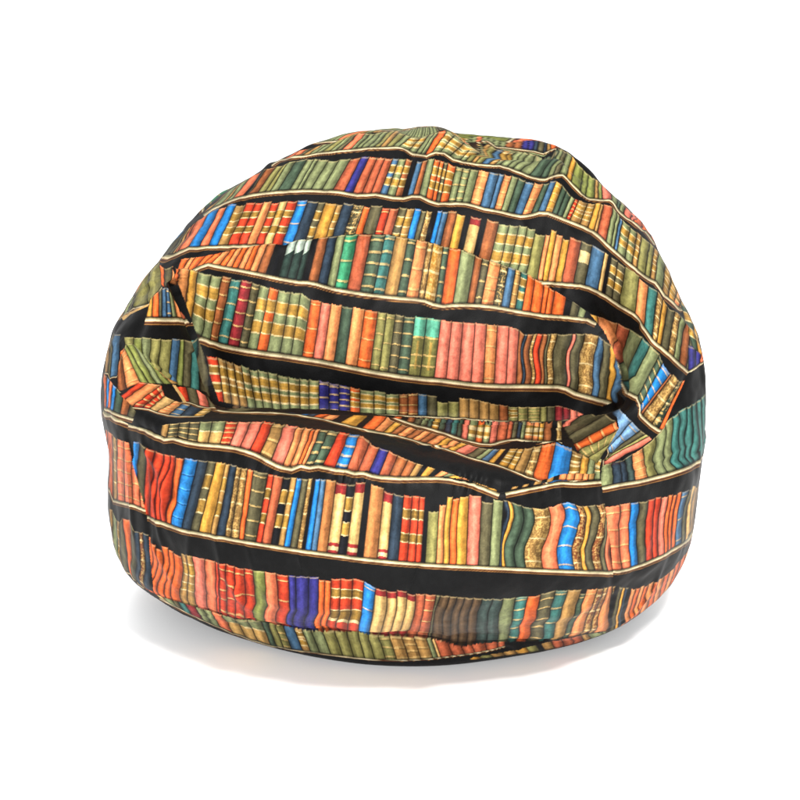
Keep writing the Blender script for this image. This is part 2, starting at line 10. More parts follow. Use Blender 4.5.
ROWS=[
(0,[468.0,477.5,486.9,496.4,505.8,515.3,524.7,534.2,543.6,553.1,562.5,572.0],[13278,17547,13425,17566,13595,17587,13813,17607,10670,16807,13436,17488,13612,17509,13753,17524,13890,17538,13378,17469,13683,17439,13758,17445,13845,17451,13894,17450,13551,17421,13445,17295,13546,17314,13658,17333,13788,17351,13347,17276,13502,17210,13590,17227,13686,17244,13742,17250,13408,17183,13518,17108,13609,17129,13711,17150,13831,17172,13434,17083,13573,17018,13686,17047,13814,17074,13998,17105,13490,16990,13604,16910,13739,16950,13900,16988,14108,17025,13530,16886,13608,16783,13772,16840,13980,16893,14225,16921,13528,16742,13883,16758,14038,16791,14258,16836,14258,16836,13804,16716,14258,16707,14258,16707,14258,16707,14258,16707,14258,16707,14133,16586,14133,16586,14133,16586,14133,16586,14067,16557],[(468.0,'g'),(471.0,'g'),(476.0,'s'),(481.0,'g'),(487.0,'g'),(493.0,'g'),(499.0,'g'),(505.0,'w'),(513.0,'w'),(521.0,'i'),(527.0,'i'),(533.0,'n'),(537.0,'d'),(543.0,'n'),(546.0,'W'),(550.0,'o'),(556.0,'w'),(562.0,'d'),(568.0,'g')],0.05,[],6.984955000593828,2.5),
(0,[271.0,280.1,289.3,298.4,307.6,316.7,325.9,335.0,344.1,353.3,362.4,371.6,380.7,389.9,399.0,408.1,417.3,426.4,435.6,444.7,453.9,463.0,472.1,481.3,490.4,499.6,508.7,517.9,527.0,536.1,545.3,554.4,563.6,572.7,581.9,591.0,600.1,609.3,618.4,627.6,636.7,645.9,655.0],[4987,16079,4809,16171,4733,16250,4742,16307,5415,15955,4737,16279,4720,16343,4513,16450,4356,16543,5416,16090,5411,16214,5530,16236,5339,16364,5373,16407,5768,16084,5664,16254,5669,16321,5527,16424,5568,16479,5895,16162,5928,16293,5819,16393,5843,16464,5748,16554,6090,16212,6089,16349,6068,16435,6026,16527,6045,16593,6280,16262,6292,16398,6257,16499,6214,16601,6170,16702,6458,16318,6505,16443,6470,16553,6466,16657,6364,16786,6660,16364,6751,16472,6690,16602,6674,16714,6260,16968,6909,16383,6998,16501,6967,16625,6818,16807,6451,17058,7150,16407,7294,16500,7205,16676,7008,16907,6780,17112,7453,16385,7626,16466,7553,16671,7300,16952,6992,17244,7739,16368,7871,16497,7803,16701,7651,16963,7443,17295,7974,16394,8156,16494,8169,16639,8172,16803,8155,17010,8239,16397,8436,16498,8466,16628,8521,16739,8590,16851,8492,16391,8717,16492,8781,16604,8875,16683,8961,16808,8749,16368,9035,16384,9111,16508,9197,16648,9300,16864,9037,16302,9303,16274,9383,16468,9487,16694,9670,17025,9334,16182,9517,16380,9636,16567,9813,16791,10167,17127,9544,16298,9765,16411,9918,16537,10109,16676,10433,16900,9725,16318,10012,16311,10185,16446,10410,16613,10761,16868,9952,16215,10262,16301,10493,16504,10795,16743,13408,17466,10214,16200,10537,16346,10810,16564,13175,17368,13517,17395,10482,16240,10794,16365,11044,16525,13107,17241,13350,17253,10729,16257,11025,16367,11246,16486,13161,17147,13384,17158,10957,16258,11210,16326,11500,16494,13220,17053,13424,17061,11126,16217,11318,16199,11532,16314,13255,16952,13483,16975,11233,16106,11388,16031,11586,16158,13278,16842,13501,16865,11317,15956,11478,15897,11664,16028,11876,16122,13464,16719,11412,15817,11601,15819,11776,15927,12032,16064,13737,16715,11549,15744,11722,15716,11897,15853,13497,16564,14100,16736,11692,15633,11875,15683,12036,15820,13574,16499,14183,16671,11853,15608,12050,15664,12273,15838,13697,16443,14067,16557,11977,15603,12233,15551,12377,15679,13550,16206,13832,16329,12118,15494,12410,15422,12623,15590,13415,15976,13780,16146,12289,15354,12672,15384,12870,15543,13288,15771,13732,15975,12567,15304,12910,15375,13152,15538,13407,15686,13894,15889,12797,15279,13156,15370,13480,15531,13792,15667,13809,15692,12976,15269,13292,15237,13492,15346,13852,15474,13860,15519,13047,15128,13475,15066,13589,15147,13949,15269,15397,14994,13258,14965,13846,14997,14117,15049,14727,14985,14900,14933,13466,14844,14450,14802,14717,14711,14717,14711,14717,14711,13884,14796,14633,14361,14583,14394,14708,14289,14708,14289,14011,14492],[(271.0,'g'),(275.0,'W'),(279.0,'d'),(284.0,'o'),(290.0,'s'),(297.0,'d'),(302.0,'W'),(309.0,'g'),(316.0,'g'),(322.0,'l'),(330.0,'g'),(336.0,'d'),(342.0,'s'),(351.0,'g'),(356.0,'g'),(361.0,'g'),(368.0,'g'),(374.0,'l'),(380.0,'W'),(386.0,'l'),(393.0,'g'),(399.0,'g2'),(409.0,'g2'),(416.0,'g'),(421.0,'g'),(425.0,'o'),(432.0,'g2'),(440.0,'g2'),(450.0,'g2'),(460.0,'g2'),(465.0,'l'),(471.0,'W'),(475.0,'l'),(481.0,'B'),(488.0,'W2'),(495.0,'g2'),(500.0,'g'),(507.0,'g'),(513.0,'g'),(520.0,'g'),(529.0,'G'),(540.0,'G'),(547.0,'g'),(553.0,'d'),(559.0,'g'),(566.0,'y'),(571.0,'L'),(580.0,'L'),(586.0,'L'),(594.0,'W'),(598.0,'L'),(602.0,'p'),(611.0,'g'),(617.0,'G'),(620.0,'g'),(624.0,'p'),(630.0,'p'),(633.0,'o'),(640.0,'o'),(645.0,'s'),(650.0,'o')],0.03,[],19.499821769440377,4.5),
(0,[203.0,212.1,221.2,230.2,239.3,248.4,257.5,266.5,275.6,284.7,293.8,302.8,311.9,321.0,330.1,339.1,348.2,357.3,366.4,375.4,384.5,393.6,402.7,411.7,420.8,429.9,439.0,448.0,457.1,466.2,475.3,484.3,493.4,502.5,511.6,520.6,529.7,538.8,547.9,556.9,566.0,575.1,584.2,593.2,602.3,611.4,620.5,629.5,638.6,647.7,656.8,665.8,674.9,684.0],[3535,15123,3645,15253,3775,15372,3742,15494,4309,15051,3850,15274,3853,15398,3828,15521,3733,15655,4506,15164,4356,15346,4305,15494,4169,15641,3425,15840,4859,15220,4771,15391,4708,15551,4310,15766,3867,15974,5176,15262,5166,15415,5136,15571,5021,15744,4746,15942,5419,15312,5501,15436,5500,15583,5382,15764,5166,15966,5727,15324,5773,15461,5670,15650,5565,15832,5419,16021,5942,15357,5969,15503,5893,15688,5832,15857,5742,16036,6120,15396,6183,15525,6135,15703,6056,15887,5868,16101,6306,15422,6369,15555,6304,15750,6220,15941,6016,16167,6496,15438,6556,15578,6484,15788,6391,15991,6195,16219,6679,15454,6749,15591,6696,15795,6604,16008,6446,16229,6858,15466,6957,15583,6905,15799,6808,16032,6670,16254,7054,15458,7138,15601,7095,15822,7021,16048,6913,16267,7253,15448,7388,15542,7353,15774,7285,16019,7167,16269,7472,15411,7610,15506,7571,15763,7514,16019,7413,16279,7673,15380,7832,15457,7816,15707,7765,15984,7670,16265,7880,15330,8049,15399,8027,15676,7964,15986,7877,16272,8096,15274,8224,15413,8205,15704,8159,16001,8095,16269,8279,15281,8396,15437,8394,15713,8374,15987,8336,16237,8431,15302,8585,15392,8591,15699,8580,15989,8550,16246,8595,15257,8765,15353,8784,15679,8786,15991,8765,16259,8772,15210,8933,15353,8969,15671,8988,15986,8982,16263,8953,15227,9097,15429,9145,15703,9185,15943,9215,16157,9112,15287,9265,15421,9321,15720,9366,15971,9401,16191,9238,15282,9425,15302,9497,15644,9561,15961,9610,16255,9383,15169,9578,15224,9666,15577,9752,15906,9834,16227,9553,15079,9740,15239,9839,15564,9940,15858,10053,16164,9726,15095,9907,15265,10020,15576,10150,15881,10292,16177,9885,15130,10075,15269,10214,15590,10380,15910,10560,16213,10033,15133,10234,15231,10400,15574,10595,15904,10800,16211,10178,15097,10389,15178,10576,15539,10780,15860,10997,16164,10334,15043,10553,15160,10748,15510,10947,15804,11147,16071,10500,15021,10716,15136,10900,15449,11084,15712,11266,15952,10658,14999,10878,15103,11043,15372,11203,15596,11362,15798,10823,14971,11044,15078,11208,15348,11354,15553,11504,15738,11007,14947,11233,15124,11378,15344,11504,15496,11640,15645,11224,15007,11414,15167,11529,15329,11639,15460,11765,15597,11403,15063,11581,15148,11675,15289,11771,15414,11896,15558,11545,15060,11748,15091,11831,15211,11913,15318,12026,15441,11700,15013,11925,15037,11998,15131,12075,15220,12168,15313,11873,14959,12103,14979,12184,15084,12264,15179,12373,15285,12049,14899,12280,14915,12361,15032,12452,15145,12600,15280,12221,14834,12435,14811,12509,14956,12612,15103,12805,15280,12372,14744,12595,14643,12646,14814,12742,15002,12934,15210,12522,14590,12769,14441,12824,14656,12913,14870,13150,15128,12691,14387,12947,14236,12996,14451,13087,14689,13253,14925,12868,14179,13126,14051,13171,14261,13274,14539,13461,14811,13036,13985,13273,13824,13355,14084,13472,14376,13705,14676,13169,13721,13462,13666,13548,13920,13701,14222,14062,14518,13346,13549,13629,13475,13752,13742,13907,14017,14417,14200,13498,13395,13744,13015,13912,13272,14101,13497,14342,13646,13584,12951,13939,12658,14136,12733,14397,12716,14450,12817,13743,12586,14268,12235,14350,12152,14408,12091,14458,12006,14014,12261],[(203.0,'W'),(212.0,'g'),(222.0,'W'),(226.0,'g'),(233.0,'s'),(243.0,'k'),(246.0,'d'),(248.0,'w'),(258.0,'l'),(265.0,'l'),(270.0,'g'),(278.0,'G'),(290.0,'g'),(297.0,'g'),(301.0,'g'),(311.0,'g'),(322.0,'g'),(333.0,'R'),(344.0,'i'),(353.0,'R'),(362.0,'R'),(371.0,'R'),(380.0,'B2'),(387.0,'g2'),(395.0,'w2'),(402.0,'k'),(407.0,'B'),(413.0,'w'),(419.0,'g'),(426.0,'o2'),(432.0,'o2'),(436.0,'d2'),(440.0,'o2'),(448.0,'g1'),(455.0,'g1'),(462.0,'g'),(470.0,'O1'),(480.0,'B'),(489.0,'B'),(494.0,'O1'),(501.0,'g'),(507.0,'G'),(514.0,'B'),(522.0,'O1'),(531.0,'G'),(538.0,'B'),(545.0,'y1'),(552.0,'G'),(557.0,'G'),(562.0,'g'),(566.0,'r1'),(570.0,'W2'),(580.0,'W2'),(588.0,'y'),(594.0,'W'),(597.0,'R'),(606.0,'g'),(611.0,'g'),(614.0,'B'),(617.0,'g2'),(625.0,'g2'),(632.0,'W2'),(637.0,'l'),(645.0,'l'),(650.0,'W2'),(655.0,'g'),(662.0,'W2'),(668.0,'y2'),(674.0,'O2'),(679.0,'W2')],0.05,[],33.062890899188744,6),
(0,[161.0,170.1,179.2,188.4,197.5,206.6,215.7,224.8,234.0,243.1,252.2,261.3,270.4,279.6,288.7,297.8,306.9,316.1,325.2,334.3,343.4,352.5,361.7,370.8,379.9,389.0,398.1,407.3,416.4,425.5,434.6,443.7,452.9,462.0,471.1,480.2,489.3,498.5,507.6,516.7,525.8,534.9,544.1,553.2,562.3,571.4,580.6,589.7,598.8,607.9,617.0,626.2,635.3,644.4,653.5,662.6,671.8,680.9,690.0],[3067,13762,3117,13994,3183,14200,3242,14329,3033,13555,3878,14190,3783,14389,3646,14567,3639,14743,4254,14106,4312,14360,4229,14593,3923,14818,3821,15014,4716,14257,4709,14465,4636,14689,4331,14944,4144,15147,5131,14328,5285,14438,5042,14712,4788,14978,4407,15254,5570,14295,5729,14428,5381,14745,5101,15019,4924,15258,5903,14305,6061,14400,5722,14741,5466,15025,5322,15262,6199,14272,6315,14380,6004,14732,5814,15013,5580,15284,6477,14231,6566,14351,6292,14698,6046,15009,5884,15270,6697,14211,6770,14331,6515,14681,6254,15010,6077,15288,6887,14185,6953,14307,6725,14656,6455,15002,6259,15303,7052,14158,7115,14284,6918,14634,6654,14991,6444,15317,7200,14131,7276,14241,7125,14586,6869,14960,6648,15312,7338,14095,7428,14193,7300,14550,7054,14947,6821,15329,7470,14057,7562,14153,7454,14526,7228,14939,7005,15335,7594,14024,7692,14112,7605,14495,7409,14920,7190,15338,7713,13993,7809,14091,7753,14457,7589,14890,7407,15299,7828,13975,7926,14070,7884,14437,7764,14854,7619,15257,7940,13960,8040,14054,8015,14411,7929,14818,7815,15220,8052,13943,8159,14028,8149,14374,8085,14781,7994,15190,8167,13923,8273,14017,8269,14366,8239,14735,8170,15152,8279,13912,8388,14003,8399,14329,8375,14721,8333,15129,8390,13901,8505,13982,8525,14301,8514,14695,8490,15108,8504,13882,8624,13960,8650,14278,8652,14672,8646,15100,8621,13863,8741,13948,8774,14263,8788,14654,8799,15092,8737,13852,8860,13936,8898,14251,8922,14655,8949,15121,8854,13843,8979,13927,9023,14252,9056,14655,9101,15127,8972,13835,9101,13916,9149,14240,9192,14632,9252,15104,9090,13824,9223,13905,9279,14215,9330,14584,9401,15025,9211,13812,9348,13896,9408,14211,9465,14572,9546,15005,9335,13804,9475,13889,9544,14220,9605,14584,9698,15021,9461,13798,9605,13884,9677,14212,9752,14603,9855,15044,9588,13791,9738,13876,9822,14210,9899,14585,10008,15016,9717,13783,9875,13866,9964,14192,10050,14564,10163,14985,9851,13773,10016,13855,10112,14173,10201,14531,10318,14941,9989,13760,10162,13843,10263,14149,10358,14492,10471,14881,10133,13749,10313,13831,10419,14132,10519,14471,10632,14850,10282,13737,10470,13821,10579,14127,10682,14471,10794,14853,10439,13726,10635,13828,10750,14138,10849,14481,10959,14857,10604,13729,10806,13841,10923,14155,11015,14491,11128,14860,10770,13739,10972,13854,11087,14170,11202,14517,11302,14864,10932,13750,11170,13893,11282,14206,11385,14540,11478,14866,11110,13777,11336,13912,11466,14234,11565,14555,11652,14861,11306,13814,11513,13940,11655,14249,11747,14546,11823,14825,11481,13840,11709,13964,11842,14248,11926,14522,11992,14781,11657,13857,11901,13967,12018,14220,12097,14473,12160,14718,11851,13866,12079,13940,12183,14169,12263,14400,12324,14628,12023,13847,12236,13861,12343,14074,12426,14295,12488,14512,12162,13782,12375,13735,12496,13930,12587,14149,12654,14369,12283,13674,12495,13580,12631,13766,12739,13984,12817,14209,12392,13534,12613,13379,12755,13563,12876,13796,12977,14053,12506,13345,12727,13172,12879,13349,13005,13565,13120,13852,12628,13134,12844,12948,12982,13156,13127,13388,13252,13653,12733,12940,12990,12495,13102,12795,13254,13096,13413,13438,12872,12505,13196,12010,13279,12383,13412,12772,13600,13201,13089,11995,13365,11675,13425,11972,13529,12278,13679,12599,13295,11617,13498,11338,13557,11671,13666,12003,13858,12339,13426,11281,13612,10947,13672,11313,13801,11653,14041,11959,13539,10887,13755,10554,13794,10870,13889,11139,13976,11406,13697,10468],[(161.0,'d'),(163.0,'d'),(165.0,'d'),(169.0,'d'),(172.0,'W'),(175.0,'R'),(178.0,'s'),(189.0,'b'),(200.0,'s'),(208.0,'b'),(217.0,'W2'),(228.0,'r2'),(238.0,'r2'),(247.0,'O'),(256.0,'r2'),(264.0,'c2'),(272.0,'r2'),(282.0,'b1'),(292.0,'n'),(303.0,'d2'),(310.0,'y'),(322.0,'W2'),(328.0,'n'),(339.0,'d4'),(350.0,'o'),(357.0,'d'),(369.0,'r1'),(377.0,'R'),(386.0,'d2'),(394.0,'W2'),(402.0,'b'),(409.0,'d'),(414.0,'W4'),(420.0,'k'),(425.0,'b'),(430.0,'B'),(436.0,'w'),(445.0,'y'),(454.0,'k'),(459.0,'c5'),(470.0,'k'),(475.0,'w'),(487.0,'g2'),(498.0,'g2'),(508.0,'g2'),(517.0,'g2'),(526.0,'l',0.12),(537.0,'O',0.1),(542.0,'y'),(548.0,'O',0.06),(555.0,'y',0.08),(562.0,'R',0.03),(574.0,'d3'),(585.0,'B'),(598.0,'c'),(602.0,'k'),(605.0,'d2'),(612.0,'d2'),(620.0,'l'),(635.0,'O'),(644.0,'t'),(652.0,'W4'),(657.0,'y'),(661.0,'d'),(668.0,'W4'),(674.0,'g'),(679.0,'w'),(686.0,'d')],0.05,[],46.988438796203525,6.5),
(0,[0.0,7.5,9.0,18.1,27.1,28.2,36.1,41.4,45.2,54.2,57.7,63.2,68.9,72.3,81.2,81.3,90.2,90.3,99.3,100.5,103.3,108.4,114.4,117.4,120.7,126.4],[11907,13114,11926,13223,11950,13330,11987,13434,11888,13008,11966,13004,11985,13132,12011,13255,12067,13372,11947,12894,11972,12981,11993,13112,12022,13237,12085,13357,11951,12871,12011,12831,12043,12983,12080,13125,12264,13235,11989,12719,12052,12666,12088,12843,12295,12958,12436,13071,12027,12551,12056,12645,12094,12824,12321,12931,12456,13049,12033,12530,12087,12475,12129,12680,12401,12763,12550,12888,12079,12350,12118,12356,12307,12494,12438,12655,12611,12774,12118,12223,12134,12258,12382,12352,12498,12542,12641,12701,12146,12114,12227,11976,12521,12023,12701,12188,12889,12352,12294,11773,12296,11836,12598,11875,12784,12045,12946,12260,12356,11637,12397,11657,12819,11530,12879,11856,13024,12099,12531,11357,12589,11351,12906,11326,12985,11650,13112,11931,12625,11138,12850,10913,12957,11232,13049,11538,13177,11816,12796,10800,12960,10623,13071,10984,13182,11267,13313,11528,12916,10413,12960,10619,13072,10980,13183,11263,13313,11524,12916,10407,12959,10188,13102,10653,13222,10983,13347,11269,12900,10030,12958,10185,13102,10649,13223,10978,13348,11264,12899,10028,12931,9971,13112,10349,13270,10643,13432,10886,12860,9851,12928,9944,13112,10309,13275,10598,13442,10836,12855,9827,12934,9811,13124,10192,13295,10513,13469,10773,12862,9684,12976,9590,13156,9977,13331,10338,13501,10630,12908,9458,13034,9347,13200,9734,13378,10124,13546,10450,12974,9219,13081,9240,13240,9651,13419,10066,13591,10419,13032,9115,13144,9133,13299,9568,13480,9992,13641,10384,13109,9004,13232,9014,13379,9468,13547,9938,13717,10365,13186,8878],[(0.0,'y'),(7.5,'O'),(28.2,'R'),(41.4,'g'),(57.7,'t'),(68.9,'g'),(81.2,'G1'),(90.2,'b1'),(100.5,'w'),(103.3,'W4'),(114.4,'G4'),(120.7,'o')],0.03,[],42.79848969663668,6),
(0,[0.0,6.6,7.5,15.1,19.6,22.6,28.5,30.2,34.0,37.7,38.3,45.2],[12190,9544,12337,10016,12450,10603,12288,11334,12168,9461,12187,9391,12357,9767,12521,10226,12474,11034,12161,9311,12188,9365,12359,9738,12526,10166,12639,10630,12161,9286,12199,9171,12378,9504,12559,9729,12729,9940,12171,9115,12211,9079,12394,9385,12581,9550,12756,9754,12182,9029,12213,9020,12405,9328,12602,9439,12784,9585,12184,8979,12222,8937,12438,9075,12652,9199,12850,9286,12190,8908,12209,8911,12438,9021,12663,9145,12871,9229,12177,8884,12182,8855,12440,8904,12691,9031,12921,9099,12150,8829,12135,8791,12429,8842,12717,8954,12982,9017,12104,8745,12128,8775,12427,8833,12722,8942,12993,9004,12097,8728,12143,8567,12485,8708,12826,8766,13106,8821,12109,8557],[(0.0,'k'),(6.6,'A'),(19.6,'A1'),(28.5,'d'),(34.0,'l'),(38.3,'p')],0.03,[],42.42507187829853,2),
(0,[0.0,6.0,9.3,10.8,16.8,18.7,28.0,37.4,38.1,46.7,56.0],[3692,10939,3583,11068,3292,10992,3283,11379,3658,10750,3817,11265,3545,11300,3261,11250,3308,11674,3824,11150,3842,11481,3625,11561,3567,11788,3300,11730,3919,11408,3878,11587,3657,11666,3592,11886,3467,11992,3946,11504,4123,11979,4060,12152,3559,12084,3425,12159,4158,11882,4160,12029,4072,12218,3842,12369,3417,12256,4280,11939,4421,12220,4119,12543,3917,12787,3317,12720,4489,12117,4597,12383,4203,12854,4038,13165,3317,13213,4651,12283,4611,12395,4203,12854,4064,13220,3367,13311,4663,12296,4658,12793,4296,13213,4045,13485,3467,13579,4711,12690,4732,13271,4416,13562,4061,13751,3592,13829,4798,13158],[(0.0,'W'),(6.0,'g'),(10.8,'d'),(16.8,'l'),(38.1,'l')],0,[],24.01112124478092,3),
(0,[0.0,5.5,5.6,11.3,12.9,16.5,16.9,21.1,22.5,25.2,28.2,30.2,33.8,36.1,39.4,45.1],[4778,11951,4726,12145,4660,12352,4596,12561,4833,11678,4890,12063,4817,12279,4725,12505,4613,12747,4961,11810,4893,12066,4819,12283,4727,12509,4615,12752,4964,11813,4991,12170,4916,12422,4816,12674,4691,12963,5054,11922,5018,12202,4944,12463,4843,12724,4715,13028,5079,11953,5071,12263,5000,12554,4899,12845,4773,13191,5124,12012,5078,12271,5008,12563,4908,12854,4785,13199,5131,12021,5163,12374,5102,12665,5024,12970,4921,13297,5209,12126,5198,12417,5138,12696,5071,12998,4971,13307,5243,12171,5267,12497,5208,12755,5166,13055,5075,13339,5306,12255,5337,12574,5300,12818,5269,13077,5194,13317,5376,12344,5397,12638,5379,12874,5340,13093,5242,13280,5427,12407,5529,12747,5497,12925,5450,13099,5710,13393,5551,12530,5631,12823,5572,12963,5830,13239,5750,13360,5669,12652,5966,12992,5924,13097,5872,13200,5807,13304,6012,12849,6020,12980,5981,13057,5936,13132,5885,13207,6082,12847],[(0.0,'y'),(5.5,'o'),(12.9,'d'),(16.5,'B'),(21.1,'B1'),(25.2,'g'),(30.2,'O'),(36.1,'R')],0,[],24.475704179735086,9),
(0,[0.0,5.3,7.4,14.7,14.8,22.1],[4655,13301,4398,13540,4096,13711,3761,13811,4687,13260,4892,13242,4686,13506,4401,13704,4146,13847,4906,13209,4934,13335,4687,13591,4438,13754,4275,13884,4947,13298,4932,13738,4764,13815,4596,13916,4494,14003,5347,13683,4932,13738,4765,13817,4598,13917,4496,14004,5347,13683,5673,13568,5541,13696,5323,13846,4979,14011,5686,13548],[(0.0,'o'),(5.3,'d'),(14.8,'O')],0,[],17.803679149137274,1),
(0,[0.0,9.0,9.2,18.0,18.9,27.0,28.2,36.0,37.9,45.0,48.8,54.0,56.9,62.4,63.0,70.4,72.0,78.1,81.0,90.0],[4816,10498,4754,10651,4687,10815,4553,10975,4828,10472,4970,10450,4911,10664,4860,10902,4762,11192,4978,10419,4974,10448,4915,10665,4863,10906,4766,11197,4982,10418,5143,10435,5050,10688,4971,11051,4888,11339,5152,10401,5160,10430,5064,10691,4984,11066,4900,11354,5169,10396,5282,10447,5171,10727,5105,11197,5022,11493,5291,10415,5299,10452,5186,10734,5122,11214,5039,11514,5308,10420,5405,10474,5284,10765,5229,11326,5153,11657,5414,10436,5431,10478,5327,10958,5253,11351,5180,11691,5440,10438,5522,10558,5423,11082,5338,11446,5278,11821,5531,10523,5570,10593,5469,11130,5388,11509,5334,11897,5579,10566,5632,10653,5532,11210,5466,11617,5422,12014,5641,10632,5667,10697,5570,11259,5509,11672,5471,12076,5677,10675,5751,10895,5646,11366,5581,11769,5543,12168,5759,10844,5757,10905,5652,11375,5587,11781,5554,12187,5765,10856,5846,10994,5743,11509,5696,11959,6037,12683,5855,10960,5872,11010,5768,11531,5722,11984,6050,12682,5882,10978,5980,11071,5869,11615,6074,12338,6102,12675,5990,11038,6032,11075,6087,11894,6092,12300,6111,12635,6043,11040,6292,11376,6187,11800,6144,12176,6140,12507,6298,11344],[(0.0,'l'),(9.2,'L'),(18.9,'g'),(28.2,'l'),(37.9,'l'),(48.8,'B'),(56.9,'L'),(62.4,'d'),(70.4,'t'),(78.1,'d')],0.03,[],41.35503441142711,1),
(0,[0.0,9.4,17.7,18.9,24.0,28.3,30.5,37.8,40.4,47.2,52.9,56.7,66.1],[4697,10046,4634,10179,4590,10311,4567,10447,4710,10017,5105,9922,4958,10166,4805,10381,4624,10569,5121,9893,5339,9792,5125,10146,4914,10421,4685,10663,5355,9762,5355,9830,5137,10185,4921,10454,4694,10691,5370,9801,5416,10001,5182,10348,4953,10581,4722,10811,5431,9976,5454,10156,5228,10468,5007,10663,4793,10904,5469,10132,5473,10234,5250,10520,5031,10701,4815,10963,5488,10212,5523,10381,5330,10570,5138,10694,4955,10871,5538,10360,5541,10445,5359,10588,5176,10686,5001,10844,5555,10426,5583,10575,5431,10625,5277,10662,5126,10751,5597,10567,5618,10638,5490,10658,5362,10661,5232,10677,5632,10638,5640,10679,5529,10674,5418,10670,5306,10661,5654,10683,5700,10879,5626,10729,5558,10678,5490,10647,5714,10897],[(0.0,'o'),(17.7,'L'),(24.0,'L'),(30.5,'g'),(40.4,'L'),(52.9,'W')],0,[],34.82182234692017,1),
(0,[0.0,10.9,10.9,21.8],[4964,9037,4873,9424,4741,9704,4634,9946,4967,8987,5160,9327,5000,9771,4817,10121,4601,10417,5170,9275,5160,9328,5001,9772,4817,10123,4602,10419,5171,9276,5293,9891,5104,10198,4916,10438,4722,10653,5308,9865],[(0.0,'w'),(10.9,'O1')],0,[],33.39011604457278,1),
(0,[0.0,3.9,5.9,7.2,11.0,11.8,15.7,17.7,23.6,24.1,29.5,33.0,35.4,41.3],[4248,8119,4352,8529,4247,8853,4072,9132,4252,7958,4362,8160,4456,8524,4539,8927,4464,9300,4321,7971,4407,8184,4564,8552,4624,8915,4585,9289,4356,7992,4431,8196,4549,8528,4667,8900,4658,9273,4376,8003,4530,8215,4659,8517,4790,8849,4793,9208,4462,8021,4552,8217,4678,8511,4808,8839,4816,9201,4479,8021,4639,8210,4752,8476,4886,8782,4923,9158,4567,8022,4681,8206,4796,8466,4925,8761,4971,9145,4625,8030,4794,8192,4904,8428,5022,8697,5106,9014,4732,8014,4802,8190,4910,8424,5028,8692,5114,9002,4739,8012,4888,8188,4977,8383,5084,8616,5184,8881,4812,8004,4944,8187,5031,8361,5124,8559,5220,8802,4861,8000,4989,8191,5073,8353,5157,8534,5247,8756,4896,7997,5101,8203,5165,8328,5234,8467,5306,8625,5002,8010],[(0.0,'o'),(3.9,'b'),(7.2,'s'),(11.0,'b'),(15.7,'G'),(24.1,'w'),(33.0,'d')],0,[],22.67542428041298,6),
(0,[0.0,5.3,8.5,11.3,17.1,18.6,25.6,34.2],[4165,9215,4064,9521,3600,9347,3617,9840,4242,9194,4480,9438,4342,9818,4169,10143,3660,10089,4493,9365,4556,9386,4415,9851,4224,10245,3783,10371,4579,9316,4633,9343,4463,9871,4265,10326,3819,10532,4651,9268,4746,9573,4587,10057,4485,10512,4346,10935,4773,9498,4762,9638,4609,10105,4529,10551,4406,10970,4789,9564,4636,10041,4567,10392,4538,10736,4419,11055,4656,9975,4554,10504,4554,10732,4499,10948,4429,11156,4557,10437],[(0.0,'W'),(5.3,'d'),(11.3,'B'),(18.6,'k')],0,[],36.29952135935967,2),
